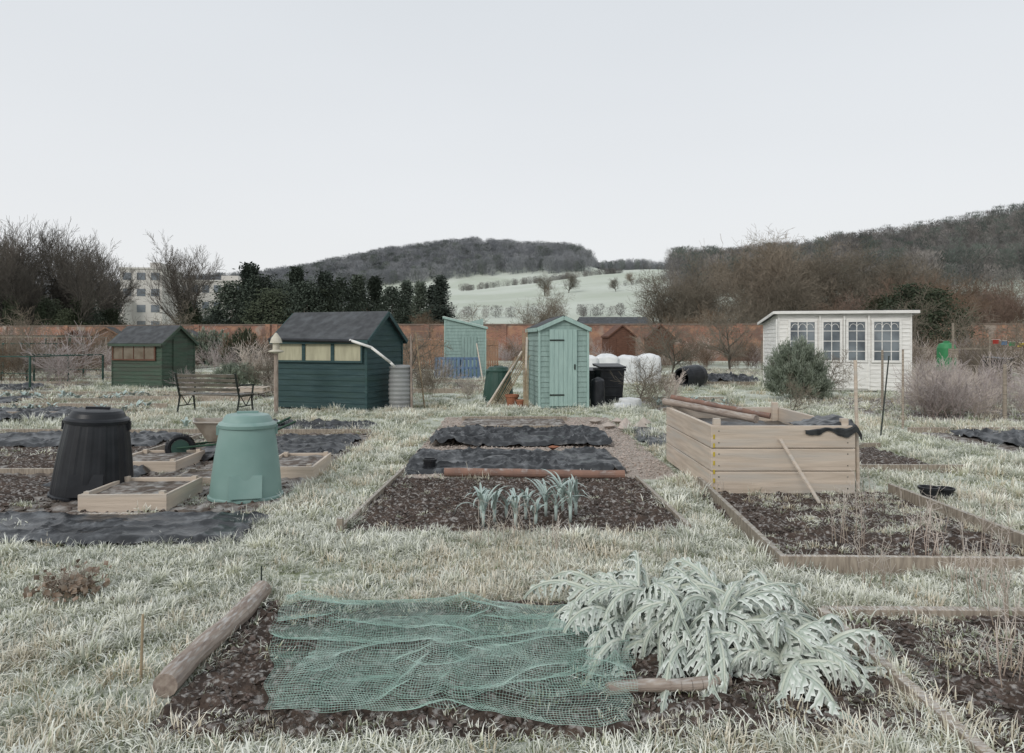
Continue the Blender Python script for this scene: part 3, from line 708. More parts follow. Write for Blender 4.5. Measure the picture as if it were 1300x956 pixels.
mb=MB(); mb.cyl((0,0,0),(0,0,1.35),.05,.045,8); mb.lathe([(.04,1.33),(.16,1.37),(.16,1.39),(.07,1.42),(.07,1.55),(.13,1.56),(.10,1.66),(.03,1.76),(.01,1.78)],n=20,mi=1); mb.obj('bird_table',[m_log,M('bird_table_top',(.58,.55,.46),(.45,.42,.34),6,.8)],loc=(-5.08,14.7,0))

# ------------------------------------------------------------------ bench
m_bench=M('bench_slat',(.17,.15,.12),(.10,.09,.075),6,.8,frost=.6,fscale=8,soft=.3)
E=empty('park_bench',(-6.45,14.9,0),math.radians(168)); mb=MB()
for i in range(5): mb.box((0,-.22+i*.105,.44),(1.5,.075,.03))
mb.obj('seat',m_bench,parent=E,bevel=.004); mb=MB()
for i in range(4): mb.box((0,.27+.03*i,.56+i*.10),(1.5,.022,.07),mat=Matrix.Rotation(-.25,3,'X'))
mb.obj('backrest',m_bench,parent=E,bevel=.004)
for k,s in enumerate((-1,1)):
    mb=MB(); X_=s*.72; c=lambda a,b,r=.02:mb.cyl((X_,a[0],a[1]),(X_,b[0],b[1]),r,n=6)
    c((-.26,0),(-.2,.42));c((.34,0),(.24,.42));c((-.26,.42),(.26,.42));c((.25,.40),(.40,.92));c((-.22,.42),(-.27,.64));c((-.29,.64),(.30,.66));c((-.2,.2),(.27,.2),.012);c((-.2,.42),(0,.2),.01);c((.2,.42),(0,.2),.01)
    mb.obj('end_frame_%d'%(k+1),m_iron,parent=E)

# ------------------------------------------------------------------ wheelbarrow
E=empty('wheelbarrow',(-3.85,9.25,0),math.radians(205)); mb=MB()
def tray(z0,z1,a,b,t):
    bot=[(-a[0],-a[1],z0),(a[0]*.9,-a[1]*.8,z0),(a[0]*.9,a[1]*.8,z0),(-a[0],a[1],z0)]; top=[(-b[0],-b[1],z1),(b[0],-b[1]*.8,z1+.04),(b[0],b[1]*.8,z1+.04),(-b[0],b[1],z1)]
    vs=bot+top; mb.add(vs,[(3,2,1,0),(0,1,5,4),(1,2,6,5),(2,3,7,6),(3,0,4,7)])
tray(.27,.50,(.28,.2),(.42,.31),.01); tray(.275,.505,(.275,.195),(.41,.30),.01)
for i in range(4):
    P4=[(-.42,-.31,.5),(.42,-.25,.54),(.42,.25,.54),(-.42,.31,.5)]; mb.cyl(P4[i],P4[(i+1)%4],.013,n=6)
mb.obj('tray',M('barrow_tray',(.38,.33,.27),(.22,.18,.14),6,.6,frost=.8,fscale=8,soft=.3),parent=E); mb=MB()
for s in(-1,1):
    mb.cyl((.62,s*.08,.2),(-.3,s*.22,.26),.015,n=8);mb.cyl((-.3,s*.22,.26),(-.85,s*.28,.50),.015,n=8);mb.cyl((-.25,s*.2,.27),(-.33,s*.22,0),.013,n=8);mb.cyl((-.33,s*.22,.01),(-.12,s*.2,.27),.012,n=8)
mb.cyl((-.33,-.22,.1),(-.33,.22,.1),.01,n=8)
mb.obj('frame',M('barrow_green',(.03,.08,.05),None,5,.5),parent=E); mb=MB()
n=28
for i in range(n):
    a,b=2*math.pi*i/n,2*math.pi*(i+1)/n; mb.cyl((.58+.15*math.cos(a),0,.19+.15*math.sin(a)),(.58+.15*math.cos(b),0,.19+.15*math.sin(b)),.038,n=8,cap=False)
mb.cyl((.58,-.02,.19),(.58,.02,.19),.11,n=20,mi=1); mb.cyl((.58,-.09,.19),(.58,.09,.19),.012,n=8,mi=1)
mb.obj('wheel',[m_black,m_dkplastic],parent=E)

# ------------------------------------------------------------------ wheelie bins / sacks
def bin_(x,y,w,d,h,rz,tilt=0):
    mb=MB(); a=.82
    vs=[(-w*a/2,-d*a/2,.05),(w*a/2,-d*a/2,.05),(w*a/2,d*a/2,.05),(-w*a/2,d*a/2,.05),(-w/2,-d/2,h),(w/2,-d/2,h),(w/2,d/2,h),(-w/2,d/2,h)]
    mb.add(vs,[(3,2,1,0),(0,1,5,4),(1,2,6,5),(2,3,7,6),(3,0,4,7),(4,5,6,7)])
    mb.box((0,0,h-.03),(w+.05,d+.05,.05)); mb.slab([(-w/2-.03,-d/2-.04,h+.05),(w/2+.03,-d/2-.04,h+.05),(w/2+.03,d/2+.05,h+.11),(-w/2-.03,d/2+.05,h+.11)],.045)
    mb.cyl((-w/2,d/2+.06,h+.05),(w/2,d/2+.06,h+.05),.02,n=8)
    for s in(-1,1): mb.cyl((s*w*.36,d*.45,.11),(s*w*.46,d*.45,.11),.11,n=16)
    for i in range(3): mb.box((0,-d*.45-.01,.25+i*.22),(w*.7,.02,.03))
    o=mb.obj('wheelie_bin',m_black,loc=(x,y,0),rz=rz,bevel=.012); o.rotation_euler[0]=tilt
bin_(2.45,17.2,.62,.62,.92,.15); bin_(2.1,17.7,.5,.55,.8,-.2)
def bag(name,x,y,rx,ry,h,mat,seed,sq=1.0):
    U,V=np.meshgrid(np.linspace(0,2*math.pi,48),np.linspace(0,1,26))
    sup=(np.abs(np.cos(U))**(2/sq)+np.abs(np.sin(U))**(2/sq))**(-sq/2) if sq<1 else 1.0
    side=np.clip(V/.62,0,1); top=np.clip((V-.62)/.38,0,1)
    R=(1+.06*np.sin(side*3.1))*(1-top**1.6)*sup*(1+.22*(fbm(np.cos(U)*3+5,np.sin(U)*3+V*3,seed)-.5))
    Zz=h*(side*.86+.14*top)+.10*h*(fbm(np.cos(U)*2*R+4,np.sin(U)*2*R+4,seed+2)-.4)*(V>.5)
    gridmesh(name,x+rx*R*np.cos(U),y+ry*R*np.sin(U),Zz,mat)
bag('plastic_sack',2.05,16.3,.16,.15,.75,m_black,3); bag('plastic_sack',2.85,16.5,.26,.2,.24,m_whitefleece,4); bag('plastic_sack',2.6,16.1,.2,.15,.15,m_whitefleece,5)
for k in range(4): bag('bulk_bag',2.75+k*.80,25.4+.15*k,.42,.40,1.10+.05*(k%2),m_whitefleece,30+k,.45)
def pot(x,y,r,h,mat,name='plant_pot'):
    mb=MB(); mb.lathe([(r*.7,0),(r*.95,h*.8),(r*1.08,h*.8),(r*1.08,h),(r*.9,h),(r*.85,h*.8),(.01,h*.78)],n=20); mb.obj(name,mat,loc=(x,y,.03))
pot(0.0,16.5,.16,.28,m_terr); pot(.2,16.2,.1,.18,m_terr); pot(4.15,6.8,.09,.12,m_black); pot(4.35,6.85,.08,.1,m_black); pot(-1.0,8.3,.08,.14,m_black)
for i,(x,y) in enumerate([(1.75,12.4),(1.95,12.0),(2.1,12.6),(2.3,12.2),(2.0,13.0),(2.45,12.7),(1.6,13.1)]):
    o=blob('rock',m_stone,60+i,.17); COL.objects.link(o); o.location=(x,y,.03); o.rotation_euler=(0,0,i)
o=blob('rock',m_terr,71,.1); COL.objects.link(o); o.location=(.55,9.3,.13)
def pallet(x,y,z,rz,mat,up=False):
    mb=MB()
    for i in range(7): mb.box((-.5+i*.165,0,.12),(.10,.9,.02))
    for j in(-.4,0,.4): mb.box((0,j,.06),(1.1,.09,.09))
    for i in(-.5,0,.5): mb.box((i,0,.003),(.1,.9,.02))
    o=mb.obj('pallet',mat,loc=(x,y,z),rz=rz)
    if up: o.rotation_euler=(math.radians(80),0,rz)
pallet(-1.9,28.6,.46,.1,m_blue,True); pallet(-2.7,28.8,.46,-.1,m_blue,True); pallet(-8,19.2,.02,.2,m_pale); pallet(-7.5,19.3,.17,.1,m_pale)
stick('garden_cane',(-1.2,28,0),(-1.5,28.9,1.5),.03,m_pale)
mb=MB(); mb.lathe([(.36,0),(.40,.2),(.40,.75),(.36,.95),(.30,.95),(.30,.1),(.01,.1)],n=28); o=mb.obj('compost_barrel',m_black,loc=(6.6,24,.4)); o.rotation_euler=(math.radians(95),0,math.radians(-55))
mb=MB(); mb.lathe([(.28,0),(.30,.1),(.30,.8),(.24,.95),(.1,1.0),(.1,1.05),(.01,1.06)],n=24); mb.obj('water_container',m_limegreen,loc=(15.4,24.2,.55))
mb=MB(); mb.box((0,0,.25),(2.2,.6,.5))
for i in range(5): mb.box((-1+i*.5,-.31,.27),(.07,.04,.54))
mb.obj('timber_staging',m_wood,loc=(15.6,24.2,0))
bin_(16.8,23.6,.55,.6,.95,.3)
mb=MB(); mb.cyl((0,0,0),(0,0,2.2),.04); mb.box((0,0,1.2),(.3,.04,.3)); mb.obj('wooden_post',m_wood,loc=(14.6,22.6,0))
mb=MB(); cols=[m_red,m_blue,m_limegreen,m_yellow,m_white]
for i in range(10):
    x=16.2+i*.28; z=1.65-.12*math.sin(i/9*3.14); mb.add([(x,23,z),(x+.2,23,z),(x+.2,23.01,z-.14),(x,23.01,z-.14)],[(0,1,2,3)],i%5)
    mb.cyl((x-.05,23,z+.005),(x+.25,23,z+.002),.006,n=4,mi=4)
mb.obj('bunting',cols)
stick('wooden_stake',(16.1,23,0),(16.1,23,1.75),.03,m_wood); stick('wooden_stake',(19.0,23,0),(19.0,23,1.75),.03,m_wood)
def cage(x,y,w,d,h,rz,mat=m_wood,step=1.2):
    mb=MB(); nx=max(1,int(w/step)); ny=max(1,int(d/step))
    for i in range(nx+1):
        for j in(0,ny): mb.box((-w/2+i*w/nx,-d/2+j*d/ny,h/2),(.05,.05,h))
    for j in(0,1):
        mb.box((0,-d/2+j*d,h),(w,.04,.04)); mb.box((0,-d/2+j*d,h*.5),(w,.02,.02))
    for i in(0,1): mb.box((-w/2+i*w,0,h+.002),(.04,d,.04))
    mb.obj('fruit_cage',mat,loc=(x,y,0),rz=rz)
cage(-17.5,24,4.5,3,1.1,-.2,m_dkplastic); cage(-21,28,5,3,1.5,-.1,m_dkplastic); cage(-25,35,6,4,1.8,0); cage(-8,31,4,3,1.3,.1); cage(15,34,4,3,1.6,0); cage(19,28,4,3,1.3,.1); cage(-28,40,5,3,1.9,.2,m_dkplastic)

# ------------------------------------------------------------------ trees
def grow(mb,p,d,L,r,lvl,mx,R,up=.06,spread=.75,wig=.16,first=.3,kids=(4,3,3,3),mr=.008):
    segs=(6,4,3,2,2)[min(lvl,4)]; n=(7,5,4,3,3)[min(lvl,4)]
    q=p; rr=r
    for s in range(segs):
        d=(d+Vector((R.gauss(0,wig),R.gauss(0,wig),R.gauss(0,wig*.6)+up))).normalized()
        nq=q+d*(L/segs); nr=r*(1-(s+1)/segs*(.75 if lvl else .65)); nr=max(nr,mr)
        mb.cyl(q,nq,rr,nr,n,0 if lvl<2 else 1,cap=False,h0=.2*lvl,h1=.2*lvl+.1)
        q=nq; rr=nr
        if lvl<mx and (s+1)/segs>(first if lvl==0 else .2):
            for k in range(kids[min(lvl,3)]):
                a=R.random()*6.283; o=d.orthogonal().normalized(); o=(Matrix.Rotation(a,3,d)@o)
                nd=(d*(1-spread*.5)+o*spread*R.uniform(.6,1.1)).normalized()
                grow(mb,q,nd,L*R.uniform(.42,.66)*(1.0 if lvl else (1.1-.35*s/segs)),max(nr*.7,mr),lvl+1,mx,R,up,spread,wig,first,kids,mr)
def ivy(mb,pts,n,rad,size,mi,R):
    for i in range(n):
        c=R.choice(pts); p=Vector(c)+Vector((R.gauss(0,rad),R.gauss(0,rad),R.gauss(0,rad*1.2)))
        a=Vector((R.gauss(0,1),R.gauss(0,1),R.gauss(0,1))).normalized(); b=a.orthogonal().normalized(); s=size*R.uniform(.5,1.3)
        mb.add([p-a*s,p+b*s*.6,p+a*s,p-b*s*.6],[(0,1,2,3)],mi)
def tree_mesh(name,seed,h,mats,ivyn=0,spread=.75,first=.3,mx=4,kids=(3,2,3,3),up=.06,r=None,mr=.008):
    R=random.Random(seed); mb=MB()
    grow(mb,Vector((0,0,-.2)),Vector((0,0,1)),h*.62,r or h*.020,0,mx,R,up=up,spread=spread,first=first,kids=kids,mr=mr)
    if ivyn:
        zs=[(R.gauss(0,.12),R.gauss(0,.12),h*R.uniform(0,.5)) for _ in range(60)]
        tops=[(R.gauss(0,.8),R.gauss(0,.8),h*R.uniform(.2,.55)) for _ in range(10)]
        ivy(mb,zs+tops,ivyn,.38,.20,2,R)
    o=mb.obj(name,mats,link=False); return o
tA=[tree_mesh('bare_tree_mesh%d'%i,40+i,16,[m_barkdark,m_twigdark,m_ivy],first=.30,spread=.58,up=.12,kids=(2,2,2,3),mr=.015) for i in range(2)]
tI=[tree_mesh('ivy_tree_mesh%d'%i,50+i,16,[m_barkdark,m_twigdark,m_ivy],ivyn=5000,first=.32,spread=.55,up=.12,kids=(2,2,2,3),mr=.015) for i in range(3)]
tW=[tree_mesh('willow_mesh%d'%i,60+i,14,[m_bark,m_twig],spread=.80,first=.12,kids=(3,2,3,2),mr=.012) for i in range(3)]
tR=[tree_mesh('russet_mesh%d'%i,70+i,9,[m_twigred,m_twigred],spread=.7,first=.05,kids=(3,2,2,2),mr=.010) for i in range(2)]
def place(name,me,x,y,s,rz,sz=None):
    o=bpy.data.objects.new(name,me.data); COL.objects.link(o); o.location=(x,y,float(H(x,y))-.1); o.scale=(s,s,sz or s); o.rotation_euler=(0,0,rz); return o
RR=random.Random(2)
def zmax(o): return max(v.co.z for v in o.data.vertices)
def put(name,src,b,e,d,wide=1):
    x=b*d; want=e*d+1.6; s=want/zmax(src); place(name,src,x,d,s*wide,RR.random()*6,s)
# surveyed trees: bearing (x/y), elevation (z/y), distance
for i,(b,e,d) in enumerate([(-.765,.18,92),(-.745,.175,84),(-.725,.188,88),(-.705,.182,96),(-.685,.185,86),(-.665,.178,90),(-.645,.172,99),(-.625,.17,88),(-.605,.162,92),(-.590,.15,100),(-.475,.165,86),(-.462,.145,92),(-.80,.185,86),(-.69,.155,78),(-.635,.15,78),(-.735,.155,76),(-.755,.16,100),(-.78,.17,78)]):
    put('bare_tree',tI[i%3] if i%4 else tA[i%2],b,e,d,.85)
for i,(b,e,d) in enumerate([(.21,.12,74),(.245,.135,78),(.265,.105,70),(.30,.12,76),(.335,.15,80),(.37,.176,84),(.40,.17,78),(.435,.155,82),(.47,.16,76),(.505,.158,80),(.54,.14,84),(.58,.13,76),(.62,.115,80),(.66,.105,74),(.70,.105,80),(.74,.105,76),(.32,.10,68),(.42,.12,70),(.52,.11,72)]):
    put('bare_tree',tW[i%3],b,e,d,1.05)
for i,(b,e,d) in enumerate([(.57,.11,66),(.605,.105,62),(.64,.108,68),(.68,.10,64),(.73,.10,66),(.29,.06,62),(.24,.045,64),(-.13,.055,72),(-.2,.05,70),(.77,.095,62),(.50,.085,64),(.45,.07,62)]):
    put('russet_tree',tR[i%2],b,e,d)
put('bare_tree',tW[1],.018,.095,100,.9); put('bare_tree',tA[1],-.10,.08,88,1)
for b,d,h in((.048,300,11),(.083,310,11),(.152,290,7),(.175,340,7)):
    x=b*d; s=h/zmax(tW[0]); place('field_tree',tW[0],x,d,s,b*40)

def evergreen(name,seed,h,w,mat,n=8000,pointy=1.0):
    R=random.Random(seed); mb=MB(); mb.cyl((0,0,-.3),(0,0,h*.8),.25,.05,6,1)
    cl=[]
    for i in range(80):
        t=R.random()**.8; z=h*(.04+.90*t); rad=w*(1-t**(1.2*pointy)*.95)*math.sqrt(R.uniform(.3,1)); a=R.random()*6.28
        cl.append(Vector((math.cos(a)*rad,math.sin(a)*rad,z)))
    for i in range(n):
        c=R.choice(cl); q=w*.15; p=c+Vector((R.gauss(0,q),R.gauss(0,q),R.gauss(0,q*1.1)))
        if p.z>h: p.z=h-R.random()
        a=Vector((R.gauss(0,1),R.gauss(0,1),R.gauss(0,.7)-.2)).normalized(); b=a.orthogonal().normalized(); s=h*.016*R.uniform(.5,1.4)
        mb.add([p-a*s,p+b*s*.5,p+a*s,p-b*s*.5],[(0,1,2,3)],0)
    return mb.obj(name,[mat,m_bark],link=False)
eA=[evergreen('yew_mesh',1,10,3.4,m_conifer,pointy=2.2),evergreen('conifer_mesh',2,10,2.2,m_conifer,pointy=.8),evergreen('holly_mesh',3,8,3.4,m_ivy,pointy=2.5)]
for i,(b,e,d,k) in enumerate([(-.41,.09,84,0),(-.385,.118,88,1),(-.365,.10,80,0),(-.34,.092,84,0),(-.315,.112,92,1),(-.30,.09,78,0),(-.275,.105,84,1),(-.25,.095,80,0),(-.225,.10,82,1),(-.20,.098,90,1),(-.175,.082,80,0),(-.155,.092,86,1),(-.135,.09,80,1),(-.115,.085,84,1),(-.105,.10,78,1),(.585,.088,52,2),(.62,.08,50,2),(-.62,.06,84,0),(-.68,.065,82,2),(-.74,.06,80,0),(-.47,.045,78,2),(-.79,.065,78,0),(.545,.07,58,2),(-.71,.06,86,2),(-.59,.05,86,2),(-.435,.05,82,0),(-.35,.08,78,2),(-.285,.08,80,2),(-.65,.05,78,2),(-.765,.07,82,2)]):
    put('evergreen_tree',eA[k],b,e,d,1.1)

def tuft(name,seed,mat,h=11,w=4.2,n=380):
    R=random.Random(seed); mb=MB(); mb.cyl((0,0,-1),(0,0,h*.6),.25,.1,4)
    for i in range(n):
        z=h*(.15+.8*R.random()); t=z/h; rad=w*math.sqrt(max(0,1-((t-.55)/.5)**2))*math.sqrt(R.random()); a=R.random()*6.28
        p=Vector((math.cos(a)*rad,math.sin(a)*rad,z)); d=Vector((math.cos(a)*.5+R.gauss(0,.3),math.sin(a)*.5+R.gauss(0,.3),R.uniform(.3,1.2))).normalized()*R.uniform(.7,1.7); s=d.orthogonal().normalized()*R.uniform(.05,.13)
        mb.add([p-s,p+s,p+d],[(0,1,2)])
    return mb.obj(name,mat,link=False)
def woods(name,cond,n,x0,x1,y0,y1,srcs,s0=.8,s1=1.25):
    x=RG.uniform(x0,x1,n);y=RG.uniform(y0,y1,n);k=cond(x,y);x=x[k];y=y[k];n=len(x)
    scatter(name,np.stack([x,y,H(x,y)-.5],1),np.stack([np.zeros(n),np.zeros(n),RG.uniform(0,6.28,n)],1),RG.uniform(s0,s1,n),RG.integers(0,len(srcs),n),srcs)
def dup(l,tag): return [bpy.data.objects.new(o.name+tag,o.data) for o in l]
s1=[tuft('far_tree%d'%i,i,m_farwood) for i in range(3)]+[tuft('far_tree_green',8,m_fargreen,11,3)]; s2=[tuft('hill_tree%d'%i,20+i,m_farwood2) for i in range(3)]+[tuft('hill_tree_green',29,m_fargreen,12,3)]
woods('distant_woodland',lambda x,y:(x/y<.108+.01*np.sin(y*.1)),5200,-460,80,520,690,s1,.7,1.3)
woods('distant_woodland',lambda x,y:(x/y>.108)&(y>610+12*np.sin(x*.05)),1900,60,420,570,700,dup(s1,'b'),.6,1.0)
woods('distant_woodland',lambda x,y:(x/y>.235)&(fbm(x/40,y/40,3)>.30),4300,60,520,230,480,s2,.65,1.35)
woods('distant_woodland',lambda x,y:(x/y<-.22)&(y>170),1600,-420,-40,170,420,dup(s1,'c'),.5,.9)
for (xa,ya,xb,yb,sc,n) in((-35,455,80,500,.45,130),(55,330,110,400,.25,60),(-60,180,90,170,.30,110)):
    t=RG.random(n); x=xa+(xb-xa)*t+RG.normal(0,1,n); y=ya+(yb-ya)*t+RG.normal(0,1,n)
    scatter('field_hedgerow',np.stack([x,y,H(x,y)-.3],1),np.stack([np.zeros(n),np.zeros(n),RG.uniform(0,6,n)],1),RG.uniform(.7,1.2,n)*sc,RG.integers(0,3,n),[tuft('hedge_src%d'%i,40+i,m_farwood2) for i in range(3)])

# ------------------------------------------------------------------ shrubs & canes
def shrub(name,seed,h,mat,stems=9,mx=2):
    R=random.Random(seed); mb=MB()
    for i in range(stems):
        a=R.random()*6.28; d=Vector((math.cos(a)*.45,math.sin(a)*.45,1)).normalized()
        grow(mb,Vector((R.gauss(0,.12),R.gauss(0,.12),0)),d,h*R.uniform(.5,.9),.008,1,mx+1,R,up=.05,spread=.6,kids=(2,2,2,2),mr=.004)
    return mb.obj(name,[mat,mat],link=False)
sh=[shrub('shrub0',1,1.3,m_rasp,9),shrub('shrub1',2,1.2,m_twig,9),shrub('shrub2',3,1.0,m_dry,9),shrub('shrub3',4,1.4,m_twigred,8)]
def canes(name,rects,dens,s0,s1,srcs):
    P=[]
    for r in rects:
        n=max(1,int((r[1]-r[0])*(r[3]-r[2])*dens)); P.append(np.stack([RG.uniform(r[0],r[1],n),RG.uniform(r[2],r[3],n),np.zeros(n)],1))
    P=np.concatenate(P);n=len(P); scatter(name,P,np.stack([RG.normal(0,.08,n),RG.normal(0,.08,n),RG.uniform(0,6.28,n)],1),RG.uniform(s0,s1,n),RG.integers(0,len(srcs),n),srcs)
canes('raspberry_canes',[(8.4,13.5,13.4,14.6),(9.2,14,15.2,16.4),(10.4,14,17,18.4)],3.0,.55,.9,[sh[0],sh[2]])
canes('dry_shrubs',[(-34,-16,30,52),(-16,-6.5,34,52),(-5,6,42,52),(8,14,36,52),(13,32,26,50),(-26,-16,20,30)],.20,.7,1.4,dup(sh,'b'))
canes('dry_shrubs',[(-40,-22,42,58)],.35,1.0,1.8,dup(sh,'d'))
canes('dry_shrubs',[(-3.2,-1.2,18.5,25),(-10.5,-7,19,22),(3.3,5,15,17.5),(14,20,17,22)],.5,.4,.8,dup(sh[:3],'c'))
ft=[tree_mesh('fruit_tree_mesh%d'%i,80+i,3.2,[m_bark,m_twig],spread=.9,first=.2,kids=(2,2,3,2),mx=3,r=.06,mr=.005) for i in range(2)]
for i,(x,y,s) in enumerate([(9.5,40,1.3),(11.5,36,1.2),(7.8,33,.9),(-4.5,24,.8),(-3.6,22,.8),(-2.0,34,1.1),(13.5,42,1.5),(-19,40,1.3),(-12,42,1.2),(3.2,17.3,.45),(19,36,1.4),(24,40,1.6),(-24,33,1.2),(15.8,20.5,.9),(21,31,1.2),(5.8,14.2,.3),(8.9,19.6,.5)]):
    o=bpy.data.objects.new('fruit_tree',ft[i%2].data); COL.objects.link(o); o.location=(x,y,0); o.scale=(s,s,s); o.rotation_euler=(0,0,i)

def bush(name,x,y,w,h,mat,n,seed,size=.03,tall=.09):
    R=random.Random(seed); mb=MB()
    for i in range(60):
        a=R.random()*6.28; t=R.random(); mb.cyl((0,0,0),(math.cos(a)*w*.4*t,math.sin(a)*w*.4*t,h*R.uniform(.5,.85)),.014,.005,4,1,cap=False)
    tips=[]
    for i in range(230):
        a=R.random()*6.28; e=math.asin(R.uniform(0,1)); k=R.uniform(.72,1.1)
        tips.append(Vector((math.cos(a)*math.cos(e)*w/2*k,math.sin(a)*math.cos(e)*w/2*k,.12+math.sin(e)**.8*(h-.15)*k)))
    for i in range(n):
        c=R.choice(tips); t=R.uniform(.45,1.0)**.6; ctr=Vector((0,0,h*.15)); p=ctr.lerp(c,t)+Vector((R.gauss(0,.035),R.gauss(0,.035),R.gauss(0,.06)))
        d=((c-ctr).normalized()*.6+Vector((R.gauss(0,.4),R.gauss(0,.4),.8))).normalized(); s=d.orthogonal().normalized(); s=Matrix.Rotation(R.random()*6,3,d)@s
        L=tall*R.uniform(.6,1.3); q=size*.35
        if p.z<.02: p.z=.05
        mb.add([p-s*q,p+s*q,p+d*L],[(0,1,2)],0,[.1,.1,.4+.6*R.random() if t>.85 else .1])
    mb.obj(name,[mat,m_bark],loc=(x,y,0))
bush('rosemary_bush',7.65,18.4,1.75,1.6,m_rosemary,34000,4)
bush('evergreen_shrub',-19.5,44,3,2.4,m_rosemary,6000,5,.12,.2); bush('evergreen_shrub',-14.5,26,.9,.7,m_rosemary,2500,6,.05,.1)
bush('lavender_bush',-9.5,23.5,1.6,.8,m_rosemary,6000,8,.04,.12); bush('evergreen_shrub',-14.6,37,2,2.2,m_ivy,5000,9,.14,.18)
bush('evergreen_shrub',14.2,26,1.5,1.2,m_rosemary,4000,10,.06,.1)
def stalks(name,x,y,n,h,rad,mat,seed):
    R=random.Random(seed); mb=MB()
    for i in range(n):
        a=R.random()*6.28; d=rad*R.random(); b=Vector((math.cos(a)*d,math.sin(a)*d,0)); L=h*R.uniform(.4,1)
        q=b+Vector((R.gauss(0,.12)*L,R.gauss(0,.12)*L,L)); mid=(b+q)/2+Vector((R.gauss(0,.02),R.gauss(0,.02),0))
        mb.cyl(b,mid,.0028,.0022,4,cap=False,h0=.1,h1=.4); mb.cyl(mid,q,.0022,.0014,4,cap=False,h0=.4,h1=.9)
        for k in range(4):
            p=b.lerp(q,R.uniform(.3,1)); e=p+Vector((R.gauss(0,.05),R.gauss(0,.05),R.uniform(.01,.08))); mb.cyl(p,e,.0014,.0009,3,cap=False,h0=.6,h1=1)
    mb.obj(name,mat,loc=(x,y,.02))
stalks('dead_plant',-2.75,4.25,60,.16,.15,m_dead,1)
for i,(x,y,n,h) in enumerate([(2.6,5.3,14,.5),(3.3,5.5,10,.45),(3.0,4.9,12,.4),(2.9,4.2,16,.4),(2.3,3.2,14,.45),(2.6,3.0,14,.5),(3.3,6.3,8,.5),(-.1,5.3,8,.35),(.3,5.1,8,.3),(.08,5.55,6,.4),(3.6,4.3,16,.5),(2.0,6.9,8,.2),(2.4,4.4,10,.35),(3.2,3.4,12,.4),(3.5,5.0,10,.55),(2.75,3.8,12,.55)]):
    stalks('dry_weed_stalks',x,y,n,h,.18,m_dry,10+i)
R=random.Random(4); mb=MB()
for i in range(220):
    p=Vector((R.gauss(0,.10),R.gauss(0,.07),abs(R.gauss(0,.06))+.02)); a=Vector((R.gauss(0,1),R.gauss(0,1),R.gauss(0,1))).normalized(); b=a.orthogonal(); s=.024*R.uniform(.5,1.3)
    mb.add([p-a*s,p+b*s*.5,p+a*s,p-b*s*.5],[(0,1,2,3)],0,[0,.2,.6,.2])
mb.obj('withered_plant',m_dead,loc=(-2.72,4.22,.03))
def crop(mb,x,y,R,s):
    for k in range(7): strap(mb,(x,y,.03),R.random()*6.28,.22*s*R.uniform(.7,1.2),.03*s,1.1,1.6,0,.2)
R=random.Random(9); mb=MB()
for (x0_,x1_,y0_,y1_,n_) in [(-9,-5.2,8.4,9.8,8),(-13.5,-8.5,15.0,16,24),(-15,-10,17.9,19.8,40),(3.5,5.5,15.2,17.8,16),(-6,-4,11.8,12.6,8),(7.2,12,9.7,10.2,14)]:
    for i in range(n_): crop(mb,R.uniform(x0_,x1_),R.uniform(y0_,y1_),R,R.uniform(.7,1.3))
mb.obj('winter_greens',m_leek)

# ------------------------------------------------------------------ buildings beyond the wall
def building(name,x,y,w,d,h,rz,floors,cols,base=0):
    E=empty(name,(x,y,base),rz); mb=MB(); mb.box((0,0,h/2),(w,d,h)); mb.box((0,0,h+.15),(w+.3,d+.3,.3)); mb.obj('walls',m_render,parent=E)
    mb=MB(); fh=h/floors
    for f in range(floors):
        for c in range(cols): mb.box((-w/2+(c+.5)*w/cols,-d/2-.01,f*fh+fh*.55),(w/cols*.6,.1,fh*.45))
    mb.obj('windows',m_pagewin,parent=E)
    mb=MB(); mb.box((w*.2,0,h+.9),(w*.25,d*.5,1.2)); mb.obj('roof_plant_room',m_render,parent=E)
building('office_building',-69.5,132,7.5,10,15,.1,5,3); building('office_building',-64,150,14,12,14.2,.1,4,6); building('office_building',-74,128,7,8,9,0,3,3)
E=empty('low_house',(10,68,0),0); mb=MB(); mb.box((0,0,1.5),(7,5,3)); mb.obj('walls',m_render,parent=E); mb=MB(); mb.slab([(-3.8,-2.8,2.9),(3.8,-2.8,2.9),(3.3,0,4.0),(-3.3,0,4.0)],.1); mb.slab([(3.8,2.8,2.9),(-3.8,2.8,2.9),(-3.3,0,4.0),(3.3,0,4.0)],.1); mb.obj('roof',m_felt,parent=E)

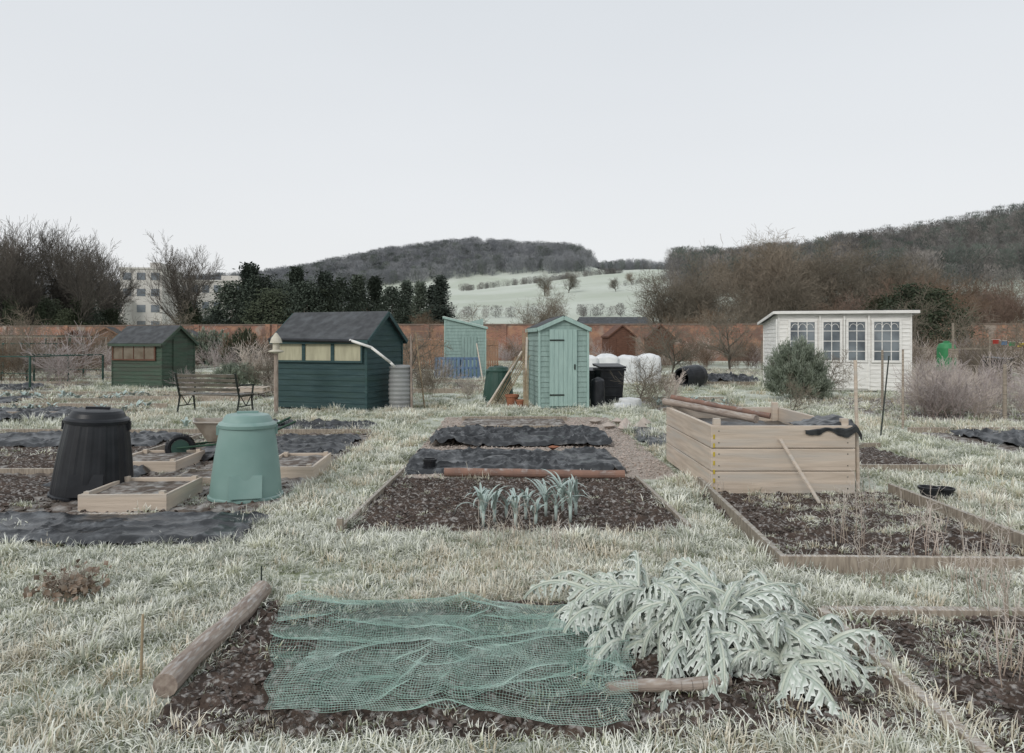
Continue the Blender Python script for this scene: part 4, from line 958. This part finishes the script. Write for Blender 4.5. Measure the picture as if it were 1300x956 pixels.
# ------------------------------------------------------------------ world / light
w=bpy.data.worlds.new('World'); scene.world=w; w.use_nodes=True; N=w.node_tree.nodes; L=w.node_tree.links
bg=N['Background']; out=N['World Output']; sky=N.new('ShaderNodeTexSky'); sky.sky_type='NISHITA'; sky.sun_disc=False
EL,AZ=math.radians(35),math.radians(215); sky.sun_elevation=EL; sky.sun_rotation=AZ; sky.air_density=1.5; sky.dust_density=3
L.new(sky.outputs[0],bg.inputs[0]); bg.inputs[1].default_value=.07
tc=N.new('ShaderNodeTexCoord'); sp=N.new('ShaderNodeSeparateXYZ'); L.new(tc.outputs['Generated'],sp.inputs[0])
cr=N.new('ShaderNodeValToRGB'); cr.color_ramp.elements[0].position=0; cr.color_ramp.elements[0].color=(.855,.865,.87,1); cr.color_ramp.elements[1].position=.6; cr.color_ramp.elements[1].color=(.68,.72,.765,1)
e=cr.color_ramp.elements.new(.2); e.color=(.80,.82,.845,1)
L.new(sp.outputs[2],cr.inputs[0])
nz=N.new('ShaderNodeTexNoise'); nz.inputs['Scale'].default_value=1.6; nz.inputs['Detail'].default_value=3; mpp=N.new('ShaderNodeMapping'); mpp.inputs['Scale'].default_value=(1,1,3); L.new(tc.outputs['Generated'],mpp.inputs[0]); L.new(mpp.outputs[0],nz.inputs['Vector'])
mr=N.new('ShaderNodeMapRange'); mr.inputs[3].default_value=.96; mr.inputs[4].default_value=1.04; L.new(nz.outputs[0],mr.inputs[0])
vm=N.new('ShaderNodeVectorMath'); vm.operation='SCALE'; L.new(cr.outputs[0],vm.inputs[0]); L.new(mr.outputs[0],vm.inputs['Scale'])
bg2=N.new('ShaderNodeBackground'); L.new(vm.outputs[0],bg2.inputs[0]); bg2.inputs[1].default_value=1.05
ms=N.new('ShaderNodeMixShader'); ms.inputs[0].default_value=.93; L.new(bg.outputs[0],ms.inputs[1]); L.new(bg2.outputs[0],ms.inputs[2]); L.new(ms.outputs[0],out.inputs[0])
sl=bpy.data.lights.new('sun','SUN'); sl.energy=1.35; sl.angle=math.radians(20); sl.color=(1,.96,.91); so=bpy.data.objects.new('sun',sl); COL.objects.link(so)
dirv=Vector((math.sin(AZ)*math.cos(EL),math.cos(AZ)*math.cos(EL),math.sin(EL))); so.rotation_euler=dirv.to_track_quat('Z','Y').to_euler()
scene.view_settings.view_transform='Standard'; scene.view_settings.look='None'; scene.view_settings.exposure=0

# ------------------------------------------------------------------ camera
cd=bpy.data.cameras.new('camera'); cd.sensor_width=36; cd.lens=24; cd.shift_y=-.0346; cd.clip_end=6000; cd.clip_start=.05
co=bpy.data.objects.new('camera',cd); co.location=(0,0,1.6); co.rotation_euler=(math.radians(90),0,0); COL.objects.link(co); scene.camera=co
